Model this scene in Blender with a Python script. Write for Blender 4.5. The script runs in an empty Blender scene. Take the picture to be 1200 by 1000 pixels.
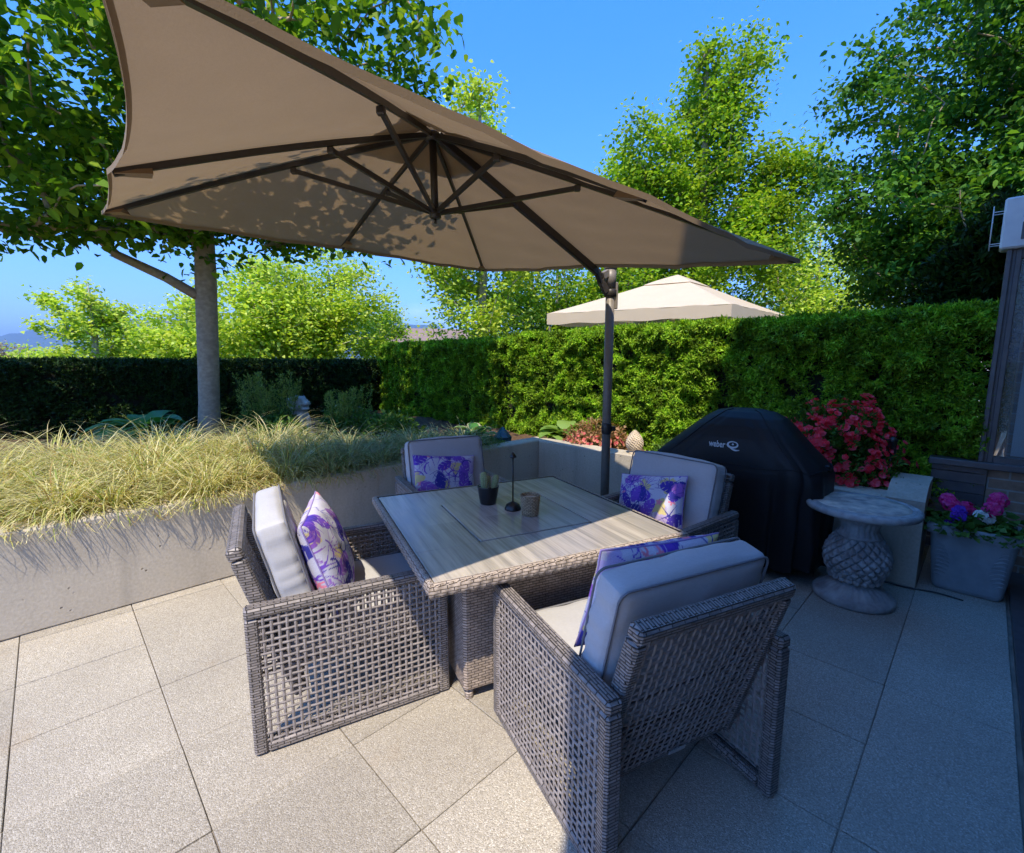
import bpy, math, random
import numpy as np
from mathutils import Vector, Matrix

# ------------------------------------------------------------------ camera, world, sun, exposure
SC = bpy.context.scene
COL = SC.collection
R = math.radians
SUN = Vector((-0.163, -0.579, 1.0)).normalized()
cam = bpy.data.cameras.new('camera')
cam.sensor_width = 36.0
cam.lens = 36.0 * 547.74 / 1200.0
cam.clip_start = 0.05
cam.clip_end = 30000
cam_o = bpy.data.objects.new('camera', cam)
COL.objects.link(cam_o)
cam_o.location = (0, 0, 1.5)
cam_o.rotation_euler = (R(90 - 7.896), 0, 0)
SC.camera = cam_o

world = bpy.data.worlds.new('World')
SC.world = world
world.use_nodes = True
wn, wl = world.node_tree.nodes, world.node_tree.links
bg = wn['Background']
sky = wn.new('ShaderNodeTexSky')
sky.sky_type = 'NISHITA'
sky.sun_disc = False
sky.sun_elevation = math.asin(SUN.z)
sky.sun_rotation = math.atan2(SUN.x, SUN.y)
sky.altitude = 100
sky.air_density = 1.0
sky.dust_density = 0.15
sky.ozone_density = 3.0
bg.inputs['Strength'].default_value = 0.15
# thin cloud wisps low over the horizon, part of the sky itself
tc = wn.new('ShaderNodeTexCoord')
mp = wn.new('ShaderNodeMapping')
mp.inputs['Scale'].default_value = (1.6, 1.6, 5.0)
mp.inputs['Location'].default_value = (3.1, 0.4, 1.2)
nz = wn.new('ShaderNodeTexNoise')
nz.inputs['Scale'].default_value = 2.2
nz.inputs['Detail'].default_value = 7
nz.inputs['Roughness'].default_value = 0.55
rp = wn.new('ShaderNodeValToRGB')
rp.color_ramp.elements[0].position = 0.56
rp.color_ramp.elements[1].position = 0.78
sp = wn.new('ShaderNodeSeparateXYZ')
mr = wn.new('ShaderNodeMapRange')
mr.inputs['From Min'].default_value = 0.16
mr.inputs['From Max'].default_value = 0.42
mr.inputs['To Min'].default_value = 0.35
mr.inputs['To Max'].default_value = 0.0
mu = wn.new('ShaderNodeMath'); mu.operation = 'MULTIPLY'
mx = wn.new('ShaderNodeMixRGB')
mx.inputs['Color2'].default_value = (5.0, 5.4, 6.0, 1)
wl.new(tc.outputs['Generated'], mp.inputs['Vector'])
wl.new(mp.outputs[0], nz.inputs['Vector'])
wl.new(nz.outputs[0], rp.inputs[0])
wl.new(tc.outputs['Generated'], sp.inputs[0])
wl.new(sp.outputs['Z'], mr.inputs['Value'])
wl.new(rp.outputs[0], mu.inputs[0])
wl.new(mr.outputs[0], mu.inputs[1])
wl.new(mu.outputs[0], mx.inputs['Fac'])
hs = wn.new('ShaderNodeHueSaturation')
hs.inputs['Saturation'].default_value = 1.36
hs.inputs['Hue'].default_value = 0.506
wl.new(sky.outputs[0], hs.inputs['Color'])
hr = wn.new('ShaderNodeValToRGB')          # tints the horizon blue; low sky dimmed, overhead left brighter to lift shade
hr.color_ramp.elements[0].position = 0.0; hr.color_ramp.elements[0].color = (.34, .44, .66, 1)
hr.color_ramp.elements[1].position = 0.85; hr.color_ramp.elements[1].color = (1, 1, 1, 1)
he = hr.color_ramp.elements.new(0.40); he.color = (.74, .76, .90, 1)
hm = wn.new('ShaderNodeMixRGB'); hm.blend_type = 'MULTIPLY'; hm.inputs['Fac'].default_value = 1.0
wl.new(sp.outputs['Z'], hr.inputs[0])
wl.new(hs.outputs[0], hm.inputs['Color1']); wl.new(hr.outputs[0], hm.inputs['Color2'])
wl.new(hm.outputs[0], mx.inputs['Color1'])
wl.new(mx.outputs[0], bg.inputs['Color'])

sl = bpy.data.lights.new('sun', 'SUN')
sl.energy = 2.08
sl.angle = R(0.5)
sl.color = (1.0, 0.88, 0.69)
so = bpy.data.objects.new('sun', sl)
COL.objects.link(so)
so.rotation_euler = SUN.to_track_quat('Z', 'Y').to_euler()
so.location = SUN * 60

SC.view_settings.view_transform = 'Standard'
SC.view_settings.look = 'None'
SC.view_settings.gamma = 1.0
SC.view_settings.exposure = 1.73
SC.render.engine = 'CYCLES'
SC.cycles.max_bounces = 8
SC.cycles.diffuse_bounces = 4
SC.cycles.transmission_bounces = 6
SC.cycles.transparent_max_bounces = 8
SC.cycles.sample_clamp_indirect = 6
SC.cycles.use_denoising = True

rng = np.random.default_rng(7)
random.seed(7)

# patio frame: K is the inner corner of the planter wall, u runs along the left wall, w towards the house
K = Vector((0.30, 5.37, 0))
YAW = R(44.75)
UX, UY = math.cos(YAW), math.sin(YAW)
def P(u, w, z=0.0):
    return Vector((K.x + u * UX + w * UY, K.y + u * UY - w * UX, z))

# ------------------------------------------------------------------ mesh helpers
class MB:
    def __init__(s):
        s.v = []; s.f = []; s.m = []; s.sm = []; s.uv = {}
    def add(s, verts, faces, m=0, smooth=False):
        o = len(s.v)
        s.v.extend([tuple(x) for x in verts])
        for f in faces:
            s.f.append(tuple(i + o for i in f)); s.m.append(m); s.sm.append(smooth)
        return o
    def box(s, lo, hi, m=0, T=None, bev=0.0):
        x0, y0, z0 = lo; x1, y1, z1 = hi
        if bev <= 0:
            vs = [Vector(p) for p in ((x0,y0,z0),(x1,y0,z0),(x1,y1,z0),(x0,y1,z0),(x0,y0,z1),(x1,y0,z1),(x1,y1,z1),(x0,y1,z1))]
            fs = [(0,3,2,1),(4,5,6,7),(0,1,5,4),(1,2,6,5),(2,3,7,6),(3,0,4,7)]
        else:
            b = min(bev, (x1-x0)*.45, (y1-y0)*.45, (z1-z0)*.45)
            vs = []; fs = []
            xs, ys, zs = (x0, x1), (y0, y1), (z0, z1)
            idx = {}
            for i in (0, 1):
                for j in (0, 1):
                    for k in (0, 1):
                        sx, sy, sz = (b, -b)[i], (b, -b)[j], (b, -b)[k]
                        c = Vector((xs[i], ys[j], zs[k]))
                        idx[i,j,k,'x'] = len(vs); vs.append(c + Vector((0, sy, sz)))
                        idx[i,j,k,'y'] = len(vs); vs.append(c + Vector((sx, 0, sz)))
                        idx[i,j,k,'z'] = len(vs); vs.append(c + Vector((sx, sy, 0)))
            def q(l, flip):
                t = tuple(idx[e] for e in l); fs.append(t[::-1] if flip else t)
            for i in (0, 1):
                q([(i,0,0,'x'),(i,0,1,'x'),(i,1,1,'x'),(i,1,0,'x')], i == 1)
                q([(0,i,0,'y'),(1,i,0,'y'),(1,i,1,'y'),(0,i,1,'y')], i == 1)
                q([(0,0,i,'z'),(0,1,i,'z'),(1,1,i,'z'),(1,0,i,'z')], i == 1)
            for i in (0, 1):
                for j in (0, 1):
                    q([(i,j,0,'x'),(i,j,1,'x'),(i,j,1,'y'),(i,j,0,'y')], (i + j) % 2 == 0)
                    q([(i,0,j,'x'),(i,1,j,'x'),(i,1,j,'z'),(i,0,j,'z')], (i + j) % 2 == 1)
                    q([(0,i,j,'y'),(1,i,j,'y'),(1,i,j,'z'),(0,i,j,'z')], (i + j) % 2 == 0)
            for i in (0, 1):
                for j in (0, 1):
                    for k in (0, 1):
                        t = (idx[i,j,k,'x'], idx[i,j,k,'y'], idx[i,j,k,'z'])
                        fs.append(t if (i + j + k) % 2 == 1 else t[::-1])
        if T is not None: vs = [T @ p for p in vs]
        s.add(vs, fs, m)
    def tube(s, pts, rad, n=8, m=0, cap=True, smooth=True, flat=None):
        pts = [Vector(p) for p in pts]
        if not hasattr(rad, '__len__'): rad = [rad] * len(pts)
        vs = []; fs = []
        t0 = (pts[1] - pts[0]).normalized()
        a = t0.orthogonal().normalized()
        for i, p in enumerate(pts):
            t = (pts[min(i+1, len(pts)-1)] - pts[max(i-1, 0)])
            if t.length < 1e-9: t = t0
            t.normalize()
            a = (a - t * a.dot(t))
            if a.length < 1e-6: a = t.orthogonal()
            a.normalize(); b = t.cross(a)
            for k in range(n):
                th = 2 * math.pi * k / n
                vs.append(p + (a * math.cos(th) + b * math.sin(th)) * rad[i])
        for i in range(len(pts) - 1):
            for k in range(n):
                k2 = (k + 1) % n
                fs.append((i*n+k, i*n+k2, (i+1)*n+k2, (i+1)*n+k))
        s.add(vs, fs, m, smooth)
        if cap:
            o = len(s.v) - len(vs)
            s.f.append(tuple(o + k for k in range(n))[::-1]); s.m.append(m); s.sm.append(False)
            s.f.append(tuple(o + (len(pts)-1)*n + k for k in range(n))); s.m.append(m); s.sm.append(False)
    def bar(s, p, q, w, h, m=0, up=(0, 0, 1), bev=0.0):
        p, q = Vector(p), Vector(q); d = q - p; L = d.length; d.normalize()
        y = Vector(up).cross(d)
        if y.length < 1e-5: y = Vector((1, 0, 0)).cross(d)
        y.normalize(); z = d.cross(y)
        T = Matrix(((d.x, y.x, z.x, p.x), (d.y, y.y, z.y, p.y), (d.z, y.z, z.z, p.z), (0, 0, 0, 1)))
        s.box((0, -w/2, -h/2), (L, w/2, h/2), m, T, bev)
    def lathe(s, prof, n=32, m=0, smooth=True, c=(0, 0, 0), rfun=None):
        vs = []; fs = []
        for j, (r, z) in enumerate(prof):
            for k in range(n):
                th = 2 * math.pi * k / n
                rr = r + (rfun(th, z, r) if rfun else 0)
                vs.append((c[0] + rr * math.cos(th), c[1] + rr * math.sin(th), c[2] + z))
        for j in range(len(prof) - 1):
            for k in range(n):
                k2 = (k + 1) % n
                fs.append((j*n+k, j*n+k2, (j+1)*n+k2, (j+1)*n+k))
        o = s.add(vs, fs, m, smooth)
        if prof[0][0] > 1e-4:
            s.f.append(tuple(o + k for k in range(n))[::-1]); s.m.append(m); s.sm.append(False)
        if prof[-1][0] > 1e-4:
            s.f.append(tuple(o + (len(prof)-1)*n + k for k in range(n))); s.m.append(m); s.sm.append(False)
    def grid(s, fn, nu, nv, m=0, smooth=True, wrap=False):
        vs = [fn(i / nu, j / nv) for j in range(nv + 1) for i in range(nu + 1)]
        fs = [(j*(nu+1)+i, j*(nu+1)+i+1, (j+1)*(nu+1)+i+1, (j+1)*(nu+1)+i) for j in range(nv) for i in range(nu)]
        return s.add(vs, fs, m, smooth)
    def sphere(s, c, r, n=12, m=0, T=None):
        rx, ry, rz = r if hasattr(r, '__len__') else (r, r, r)
        vs = []; fs = []
        nl = max(4, n // 2 + 1)
        for j in range(nl + 1):
            ph = math.pi * j / nl
            for k in range(n):
                th = 2 * math.pi * k / n
                vs.append(Vector((rx*math.sin(ph)*math.cos(th), ry*math.sin(ph)*math.sin(th), -rz*math.cos(ph))))
        vs = [(T @ v if T is not None else v) + Vector(c) for v in vs]
        for j in range(nl):
            for k in range(n):
                k2 = (k + 1) % n
                fs.append((j*n+k, j*n+k2, (j+1)*n+k2, (j+1)*n+k))
        s.add(vs, fs, m, True)
    def build(s, name, mats, parent=None, loc=(0, 0, 0), rot=0.0):
        me = bpy.data.meshes.new(name)
        me.from_pydata(s.v, [], s.f)
        if not isinstance(mats, (list, tuple)): mats = [mats]
        for m in mats: me.materials.append(m)
        me.polygons.foreach_set('material_index', np.array(s.m, dtype=np.int32))
        me.polygons.foreach_set('use_smooth', np.array(s.sm, dtype=bool))
        box_uv(me)
        me.update()
        return link(name, me, parent, loc, rot)

def box_uv(me):
    nl = len(me.loops)
    if not nl: return
    co = np.empty(len(me.vertices) * 3, dtype=np.float32); me.vertices.foreach_get('co', co); co = co.reshape(-1, 3)
    li = np.empty(nl, dtype=np.int32); me.loops.foreach_get('vertex_index', li)
    nf = len(me.polygons)
    no = np.empty(nf * 3, dtype=np.float32); me.polygons.foreach_get('normal', no); no = np.abs(no.reshape(-1, 3))
    lt = np.empty(nf, dtype=np.int32); me.polygons.foreach_get('loop_total', lt)
    ax = np.repeat(np.argmax(no, axis=1), lt)
    c = co[li]
    uv = np.where((ax == 0)[:, None], c[:, [1, 2]], np.where((ax == 1)[:, None], c[:, [0, 2]], c[:, [0, 1]]))
    lay = me.uv_layers.new(name='UVMap')
    lay.data.foreach_set('uv', uv.astype(np.float32).ravel())

def link(name, me, parent=None, loc=(0, 0, 0), rot=0.0):
    o = bpy.data.objects.new(name, me)
    COL.objects.link(o)
    if parent is not None: o.parent = parent
    o.location = loc
    o.rotation_euler = (0, 0, rot)
    return o

def quads(name, V, mats, mat_idx=None, smooth=False):
    """V: N x 4 x 3 array -> mesh of N separate quads (foliage)"""
    V = np.asarray(V, dtype=np.float32)
    n, q = V.shape[:2]
    me = bpy.data.meshes.new(name)
    me.vertices.add(n * q); me.loops.add(n * q); me.polygons.add(n)
    me.vertices.foreach_set('co', V.ravel())
    me.loops.foreach_set('vertex_index', np.arange(n * q, dtype=np.int32))
    me.polygons.foreach_set('loop_start', np.arange(0, n * q, q, dtype=np.int32))
    me.polygons.foreach_set('loop_total', np.full(n, q, dtype=np.int32))
    for m in (mats if isinstance(mats, (list, tuple)) else [mats]): me.materials.append(m)
    if mat_idx is not None: me.polygons.foreach_set('material_index', np.asarray(mat_idx, dtype=np.int32))
    me.update(calc_edges=True)
    return me

def ovals(pos, axis, nrm, ln, wd, fold=.22):
    """six-sided leaf blades, folded along the midrib and drooping at the tip"""
    axis = norm(axis); side = norm(np.cross(axis, nrm)); up = np.cross(side, axis)
    ln = np.asarray(ln)[:, None]; wd = np.asarray(wd)[:, None]
    a = pos + axis * ln * .28; b = pos + axis * ln * .68 - up * ln * .03
    u1 = up * wd * fold
    return np.stack([pos, a + side * wd * .46 + u1, b + side * wd * .40 + u1 * .8, pos + axis * ln - up * ln * .12, b - side * wd * .40 + u1 * .8, a - side * wd * .46 + u1], axis=1)

def norm(a): return a / np.maximum(np.linalg.norm(a, axis=-1, keepdims=True), 1e-9)

def kites(pos, axis, nrm, ln, wd, fold=0.25):
    """leaf quads: base, side, tip, side"""
    axis = norm(axis); side = norm(np.cross(axis, nrm)); up = np.cross(side, axis)
    ln = np.asarray(ln)[:, None]; wd = np.asarray(wd)[:, None]
    mid = pos + axis * ln * 0.45
    return np.stack([pos, mid + side * wd * .5 + up * wd * fold, pos + axis * ln - up * ln * .08, mid - side * wd * .5 + up * wd * fold], axis=1)

def tag(o, label, cat, group=None, kind=None):
    o['label'] = label; o['category'] = cat
    if group: o['group'] = group
    if kind: o['kind'] = kind
    return o
def empty(name, loc, rot=0.0, label=None, cat=None, group=None):
    o = bpy.data.objects.new(name, None); COL.objects.link(o)
    o.empty_display_size = 0.1
    o.location = loc; o.rotation_euler = (0, 0, rot)
    if label: tag(o, label, cat, group)
    return o
def structure(o):
    o['kind'] = 'structure'; return o
def copy_tree(o, parent=None):
    c = o.copy(); COL.objects.link(c); c.parent = parent
    for ch in [x for x in bpy.data.objects if x.parent == o]: copy_tree(ch, c)
    return c

# ------------------------------------------------------------------ materials
class NT:
    def __init__(s, name):
        s.mat = bpy.data.materials.new(name); s.mat.use_nodes = True
        s.n, s.l = s.mat.node_tree.nodes, s.mat.node_tree.links
        s.b = s.n['Principled BSDF']; s.out = s.n['Material Output']
        s._co = None
    def node(s, t, **kw):
        nd = s.n.new(t)
        for k, v in kw.items():
            if k in nd.inputs: nd.inputs[k].default_value = v
            else: setattr(nd, k, v)
        return nd
    def co(s, kind='Object', scale=(1, 1, 1), rot=(0, 0, 0)):
        c = s.node('ShaderNodeTexCoord'); m = s.node('ShaderNodeMapping')
        m.inputs['Scale'].default_value = scale; m.inputs['Rotation'].default_value = rot
        s.l.new(c.outputs[kind], m.inputs['Vector']); return m.outputs[0]
    def noise(s, co, scale, detail=4, rough=.55):
        nd = s.node('ShaderNodeTexNoise'); nd.inputs['Scale'].default_value = scale
        nd.inputs['Detail'].default_value = detail; nd.inputs['Roughness'].default_value = rough
        s.l.new(co, nd.inputs['Vector']); return nd.outputs[0]
    def voro(s, co, scale, feature='F1', out='Distance'):
        nd = s.node('ShaderNodeTexVoronoi'); nd.feature = feature; nd.inputs['Scale'].default_value = scale
        s.l.new(co, nd.inputs['Vector']); return nd.outputs[out]
    def ramp(s, fac, stops, interp='LINEAR'):
        nd = s.node('ShaderNodeValToRGB'); cr = nd.color_ramp; cr.interpolation = interp
        while len(cr.elements) < len(stops): cr.elements.new(0.5)
        for e, (p, c) in zip(cr.elements, stops):
            e.position = p; e.color = (c, c, c, 1) if not hasattr(c, '__len__') else (*c, 1)
        s.l.new(fac, nd.inputs[0]); return nd.outputs[0]
    def mix(s, fac, a, b, mode='MIX'):
        nd = s.node('ShaderNodeMixRGB'); nd.blend_type = mode
        for inp, x in (('Fac', fac), ('Color1', a), ('Color2', b)):
            if hasattr(x, 'links'): s.l.new(x, nd.inputs[inp])
            elif inp == 'Fac': nd.inputs[inp].default_value = x
            else: nd.inputs[inp].default_value = (*x, 1)
        return nd.outputs[0]
    def math(s, op, a, b=0.0):
        nd = s.node('ShaderNodeMath'); nd.operation = op
        for i, x in enumerate((a, b)):
            if hasattr(x, 'links'): s.l.new(x, nd.inputs[i])
            else: nd.inputs[i].default_value = x
        return nd.outputs[0]
    def bump(s, h, strength=.3, dist=.01):
        nd = s.node('ShaderNodeBump'); nd.inputs['Strength'].default_value = strength; nd.inputs['Distance'].default_value = dist
        s.l.new(h, nd.inputs['Height']); s.l.new(nd.outputs[0], s.b.inputs['Normal']); return nd.outputs[0]
    def base(s, c):
        if hasattr(c, 'links'): s.l.new(c, s.b.inputs['Base Color'])
        else: s.b.inputs['Base Color'].default_value = (*c, 1)
    def set(s, **kw):
        for k, v in kw.items(): s.b.inputs[k.replace('_', ' ')].default_value = v
        return s

def plain(name, c1, c2=None, scale=20, rough=.6, bump=0.0, bscale=120, metal=0.0, spec=.5):
    t = NT(name); co = t.co()
    c2 = c2 or tuple(x * .75 for x in c1)
    n = t.noise(co, scale)
    t.base(t.ramp(n, [(.3, c2), (.7, c1)]))
    t.set(Roughness=rough, Metallic=metal); t.b.inputs['Specular IOR Level'].default_value = spec
    if bump: t.bump(t.noise(co, bscale, 3), bump, .004)
    return t.mat

def leafmat(name, cols, trans=.35, rough=.55, spec=.25, clump=None):
    t = NT(name)
    g = t.node('ShaderNodeNewGeometry')
    n = len(cols)
    c = t.ramp(g.outputs['Random Per Island'], [(i / max(1, n - 1), cols[i]) for i in range(n)])
    if clump: c = t.mix(1.0, c, t.ramp(t.noise(t.co(), clump[0], 3, .6), [(.36, clump[1]), (.64, clump[2])]), 'MULTIPLY')
    t.base(c); t.set(Roughness=rough); t.b.inputs['Specular IOR Level'].default_value = spec
    tr = t.node('ShaderNodeBsdfTranslucent'); mxs = t.node('ShaderNodeMixShader'); mxs.inputs[0].default_value = trans
    tc_ = t.mix(1.0, c, (1.35, 1.25, .55), 'MULTIPLY')
    t.l.new(tc_, tr.inputs['Color'])
    t.l.new(t.b.outputs[0], mxs.inputs[1]); t.l.new(tr.outputs[0], mxs.inputs[2]); t.l.new(mxs.outputs[0], t.out.inputs[0])
    return t.mat

def concrete_mat():
    t = NT('cast_concrete'); co = t.co()
    big = t.noise(co, 1.6, 5); fine = t.noise(co, 60, 4)
    c = t.ramp(big, [(.3, (.47, .41, .315)), (.7, (.63, .56, .44))])
    c = t.mix(.35, c, t.ramp(fine, [(.3, (.24, .22, .19)), (.7, (.52, .48, .42))]))
    st = t.noise(t.co(scale=(1.2, 1.2, .18)), 5, 4)
    c = t.mix(t.ramp(st, [(.52, 0.0), (.75, .35)]), c, (.20, .18, .15))
    v = t.voro(co, 16); vn = t.noise(co, 5, 2)
    pit = t.math('MULTIPLY', t.ramp(v, [(.05, 1.0), (.13, 0.0)]), t.ramp(vn, [(.48, 0.0), (.56, 1.0)]))
    c = t.mix(t.math('MULTIPLY', pit, .75), c, (.07, .06, .05))
    t.base(c); t.set(Roughness=.9)
    h = t.math('SUBTRACT', t.math('MULTIPLY', fine, .35), pit)
    t.bump(h, .7, .006)
    return t.mat

def paver_mat():
    t = NT('exposed_aggregate'); co = t.co()
    big = t.noise(co, 1.1, 5)
    v = t.voro(co, 240, out='Color'); vd = t.voro(co, 240)
    sepn = t.node('ShaderNodeSeparateColor'); t.l.new(v, sepn.inputs[0])
    spk = t.ramp(sepn.outputs[0], [(0.0, (.15, .13, .105)), (.30, (.37, .335, .28)), (.72, (.52, .475, .40)), (.92, (.68, .63, .54)), (1.0, (.92, .88, .80))])
    c = t.mix(.50, (.45, .405, .325), spk)
    c = t.mix(t.ramp(big, [(.36, .0), (.66, .42)]), c, (.26, .23, .195))
    g = t.node('ShaderNodeNewGeometry')
    c = t.mix(1.0, c, t.ramp(g.outputs['Random Per Island'], [(0, .85), (1, 1.06)]), 'MULTIPLY')
    st = t.noise(co, 2.7, 3)
    c = t.mix(t.ramp(st, [(.66, 0.0), (.76, .28)]), c, (.36, .25, .14))
    t.base(c); t.set(Roughness=.85)
    t.bump(t.math('ADD', t.math('MULTIPLY', vd, -1.0), t.math('MULTIPLY', t.noise(co, 300, 2), .5)), .55, .004)
    return t.mat

def weave_mat(name, cols, bw=.05, bh=.011, strength=1.0, mortar=.0022):
    t = NT(name); co = t.co('UV')
    br = t.node('ShaderNodeTexBrick')
    br.offset = .5; br.squash = 1.0
    br.inputs['Scale'].default_value = 1.0
    br.inputs['Brick Width'].default_value = bw; br.inputs['Row Height'].default_value = bh
    br.inputs['Mortar Size'].default_value = mortar; br.inputs['Mortar Smooth'].default_value = .9
    br.inputs['Color1'].default_value = (*cols[0], 1); br.inputs['Color2'].default_value = (*cols[1], 1)
    br.inputs['Mortar'].default_value = (*cols[2], 1)
    t.l.new(co, br.inputs['Vector'])
    n = t.noise(t.co('Object'), 35, 3)
    c = t.mix(1.0, br.outputs['Color'], t.ramp(n, [(.3, .75), (.7, 1.2)]), 'MULTIPLY')
    t.base(c); t.set(Roughness=.5)
    wv = t.node('ShaderNodeTexWave'); wv.wave_type = 'BANDS'; wv.bands_direction = 'X'
    wv.inputs['Scale'].default_value = 1.0 / bw * .314 * 1.0
    t.l.new(co, wv.inputs['Vector'])
    h = t.math('SUBTRACT', 1.0, br.outputs['Fac'])
    t.bump(h, strength, .006)
    return t.mat

def fabric_mat(name, c, fade=None, weave=900, trans=0.0, rough=.9):
    t = NT(name); co = t.co()
    fade = fade or tuple(x * .86 for x in c)
    n1 = t.noise(t.co(scale=(1, 1, 9)), 60, 4); n2 = t.noise(t.co(scale=(9, 1, 1)), 60, 4); n3 = t.noise(co, 4, 4)
    k = t.math('MULTIPLY', t.math('ADD', n1, n2), .5)
    col = t.ramp(k, [(.35, fade), (.65, c)])
    col = t.mix(t.ramp(n3, [(.35, 0.0), (.75, .25)]), col, tuple(x * .7 for x in c))
    t.base(col); t.set(Roughness=rough); t.b.inputs['Specular IOR Level'].default_value = .15
    t.b.inputs['Sheen Weight'].default_value = .15
    t.bump(t.math('ADD', t.math('MULTIPLY', k, .6), t.noise(co, weave * .25, 2)), .25, .002)
    if trans:
        tr = t.node('ShaderNodeBsdfTranslucent'); ms = t.node('ShaderNodeMixShader'); ms.inputs[0].default_value = trans
        t.l.new(col, tr.inputs['Color'])
        t.l.new(t.b.outputs[0], ms.inputs[1]); t.l.new(tr.outputs[0], ms.inputs[2]); t.l.new(ms.outputs[0], t.out.inputs[0])
    return t.mat

def brick_mat():
    t = NT('brown_brick'); co = t.co('UV')
    br = t.node('ShaderNodeTexBrick')
    br.inputs['Scale'].default_value = 1.0
    br.inputs['Brick Width'].default_value = .21; br.inputs['Row Height'].default_value = .075
    br.inputs['Mortar Size'].default_value = .006
    br.inputs['Color1'].default_value = (.34, .21, .14, 1); br.inputs['Color2'].default_value = (.42, .27, .18, 1)
    br.inputs['Mortar'].default_value = (.42, .38, .33, 1)
    t.l.new(co, br.inputs['Vector'])
    t.base(t.mix(1.0, br.outputs['Color'], t.ramp(t.noise(t.co(), 14), [(.3, .7), (.7, 1.15)]), 'MULTIPLY'))
    t.set(Roughness=.9); t.bump(t.math('SUBTRACT', 1.0, br.outputs['Fac']), .6, .006)
    return t.mat

def tile_top_mat():
    t = NT('wood_look_tile'); co = t.co('UV', scale=(26, 1.3, 1))
    g = t.noise(co, 1.0, 6, .6); g2 = t.noise(t.co('UV', scale=(90, 3, 1)), 1.0, 4)
    c = t.ramp(g, [(.30, (.22, .19, .17)), (.46, (.46, .41, .36)), (.58, (.64, .57, .50)), (.74, (.38, .345, .32))])
    c = t.mix(.35, c, t.ramp(g2, [(.3, (.20, .18, .165)), (.7, (.52, .485, .45))]))
    big = t.noise(t.co('UV', scale=(3, 1.5, 1)), 1.6, 3)
    c = t.mix(t.ramp(big, [(.4, 0.0), (.7, .45)]), c, (.29, .29, .30))
    # plank to plank tone
    br = t.node('ShaderNodeTexBrick'); br.inputs['Scale'].default_value = 1.0
    br.inputs['Brick Width'].default_value = .62; br.inputs['Row Height'].default_value = .155; br.inputs['Mortar Size'].default_value = .0
    br.inputs['Color1'].default_value = (.78, .78, .78, 1); br.inputs['Color2'].default_value = (1.15, 1.13, 1.1, 1)
    t.l.new(t.co('UV', rot=(0, 0, math.pi / 2)), br.inputs['Vector'])
    c = t.mix(1.0, c, br.outputs['Color'], 'MULTIPLY')
    t.base(c); t.set(Roughness=.24); t.b.inputs['Specular IOR Level'].default_value = .5
    t.bump(g2, .04, .002)
    return t.mat

def bark_mat(name, c1, c2):
    t = NT(name)
    n = t.noise(t.co(scale=(6, 6, 9)), 3, 5); n2 = t.noise(t.co(), 9, 4)
    c = t.ramp(n, [(.35, c2), (.65, c1)])
    c = t.mix(t.ramp(n2, [(.5, 0), (.7, .5)]), c, tuple(x * .55 for x in c1))
    t.base(c); t.set(Roughness=.9); t.bump(n, .5, .01)
    return t.mat

def vcol_mat(name):
    t = NT(name)
    a = t.node('ShaderNodeVertexColor'); a.layer_name = 'Print'
    n = t.noise(t.co(), 300, 2)
    t.base(t.mix(1.0, a.outputs[0], t.ramp(n, [(.3, .85), (.7, 1.05)]), 'MULTIPLY'))
    t.set(Roughness=.85); t.b.inputs['Specular IOR Level'].default_value = .15
    t.bump(n, .2, .002)
    return t.mat

M = {}
M['concrete'] = concrete_mat()
M['paver'] = paver_mat()
M['joint'] = plain('joint_sand', (.27, .23, .18), (.12, .10, .08), 9, .95)
M['soil'] = plain('bark_mulch', (.16, .085, .045), (.05, .03, .018), 30, .95, .8, 60)
M['terrain'] = plain('meadow', (.09, .13, .035), (.05, .08, .02), 3, .95)
WK = ((.31, .275, .26), (.22, .195, .185), (.045, .04, .037))
M['wicker'] = weave_mat('grey_wicker_wrap', WK, .045, .0105)
M['strand'] = plain('grey_wicker_strand', (.35, .31, .29), (.20, .175, .165), 45, .5, .3, 400)
M['wicker_table'] = weave_mat('beige_wicker', ((.46, .375, .315), (.36, .29, .245), (.08, .065, .055)), .034, .0125)
M['wicker_rim'] = weave_mat('beige_braid', ((.50, .42, .36), (.42, .35, .295), (.13, .10, .085)), .052, .013, 1.0, .002)
M['cushion'] = fabric_mat('grey_cushion_cloth', (.52, .52, .54), (.46, .46, .48))
M['piping'] = fabric_mat('cushion_piping', (.20, .20, .22))
M['pillow'] = vcol_mat('leaf_print_cloth')
M['lilac'] = fabric_mat('lilac_cord', (.34, .26, .60))
M['tile'] = tile_top_mat()
M['black'] = plain('black_paint', (.018, .017, .017), (.012, .012, .012), 30, .35)
M['canopy'] = fabric_mat('taupe_canopy_cloth', (.34, .24, .145), (.30, .21, .125), 900, .28, .85)
M['frame_metal'] = plain('bronze_powder_coat', (.045, .038, .034), (.03, .026, .024), 40, .42)
M['cover'] = fabric_mat('black_vinyl_cover', (.014, .014, .016), (.009, .009, .010), 500, 0, .5)
M['cover'].node_tree.nodes['Principled BSDF'].inputs['Specular IOR Level'].default_value = .28
M['cover'].node_tree.nodes['Principled BSDF'].inputs['Sheen Weight'].default_value = 0
M['logo'] = plain('pale_print', (.62, .66, .70), (.5, .54, .58), 60, .5)
M['stone'] = plain('weathered_cast_stone', (.44, .44, .43), (.20, .20, .20), 14, .9, .5, 160)
M['stone_top'] = plain('worn_stone_top', (.72, .61, .49), (.20, .185, .18), 11, .75, .3, 120)
M['sand_stone'] = plain('buff_cast_stone', (.80, .68, .52), (.48, .39, .29), 20, .9, .4, 120)
M['grey_pot'] = plain('grey_planter', (.30, .33, .35), (.22, .245, .26), 10, .7, .25, 150)
M['brick'] = brick_mat()
M['dark_frame'] = plain('dark_bronze_frame', (.115, .10, .105), (.08, .07, .073), 20, .35)
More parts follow.
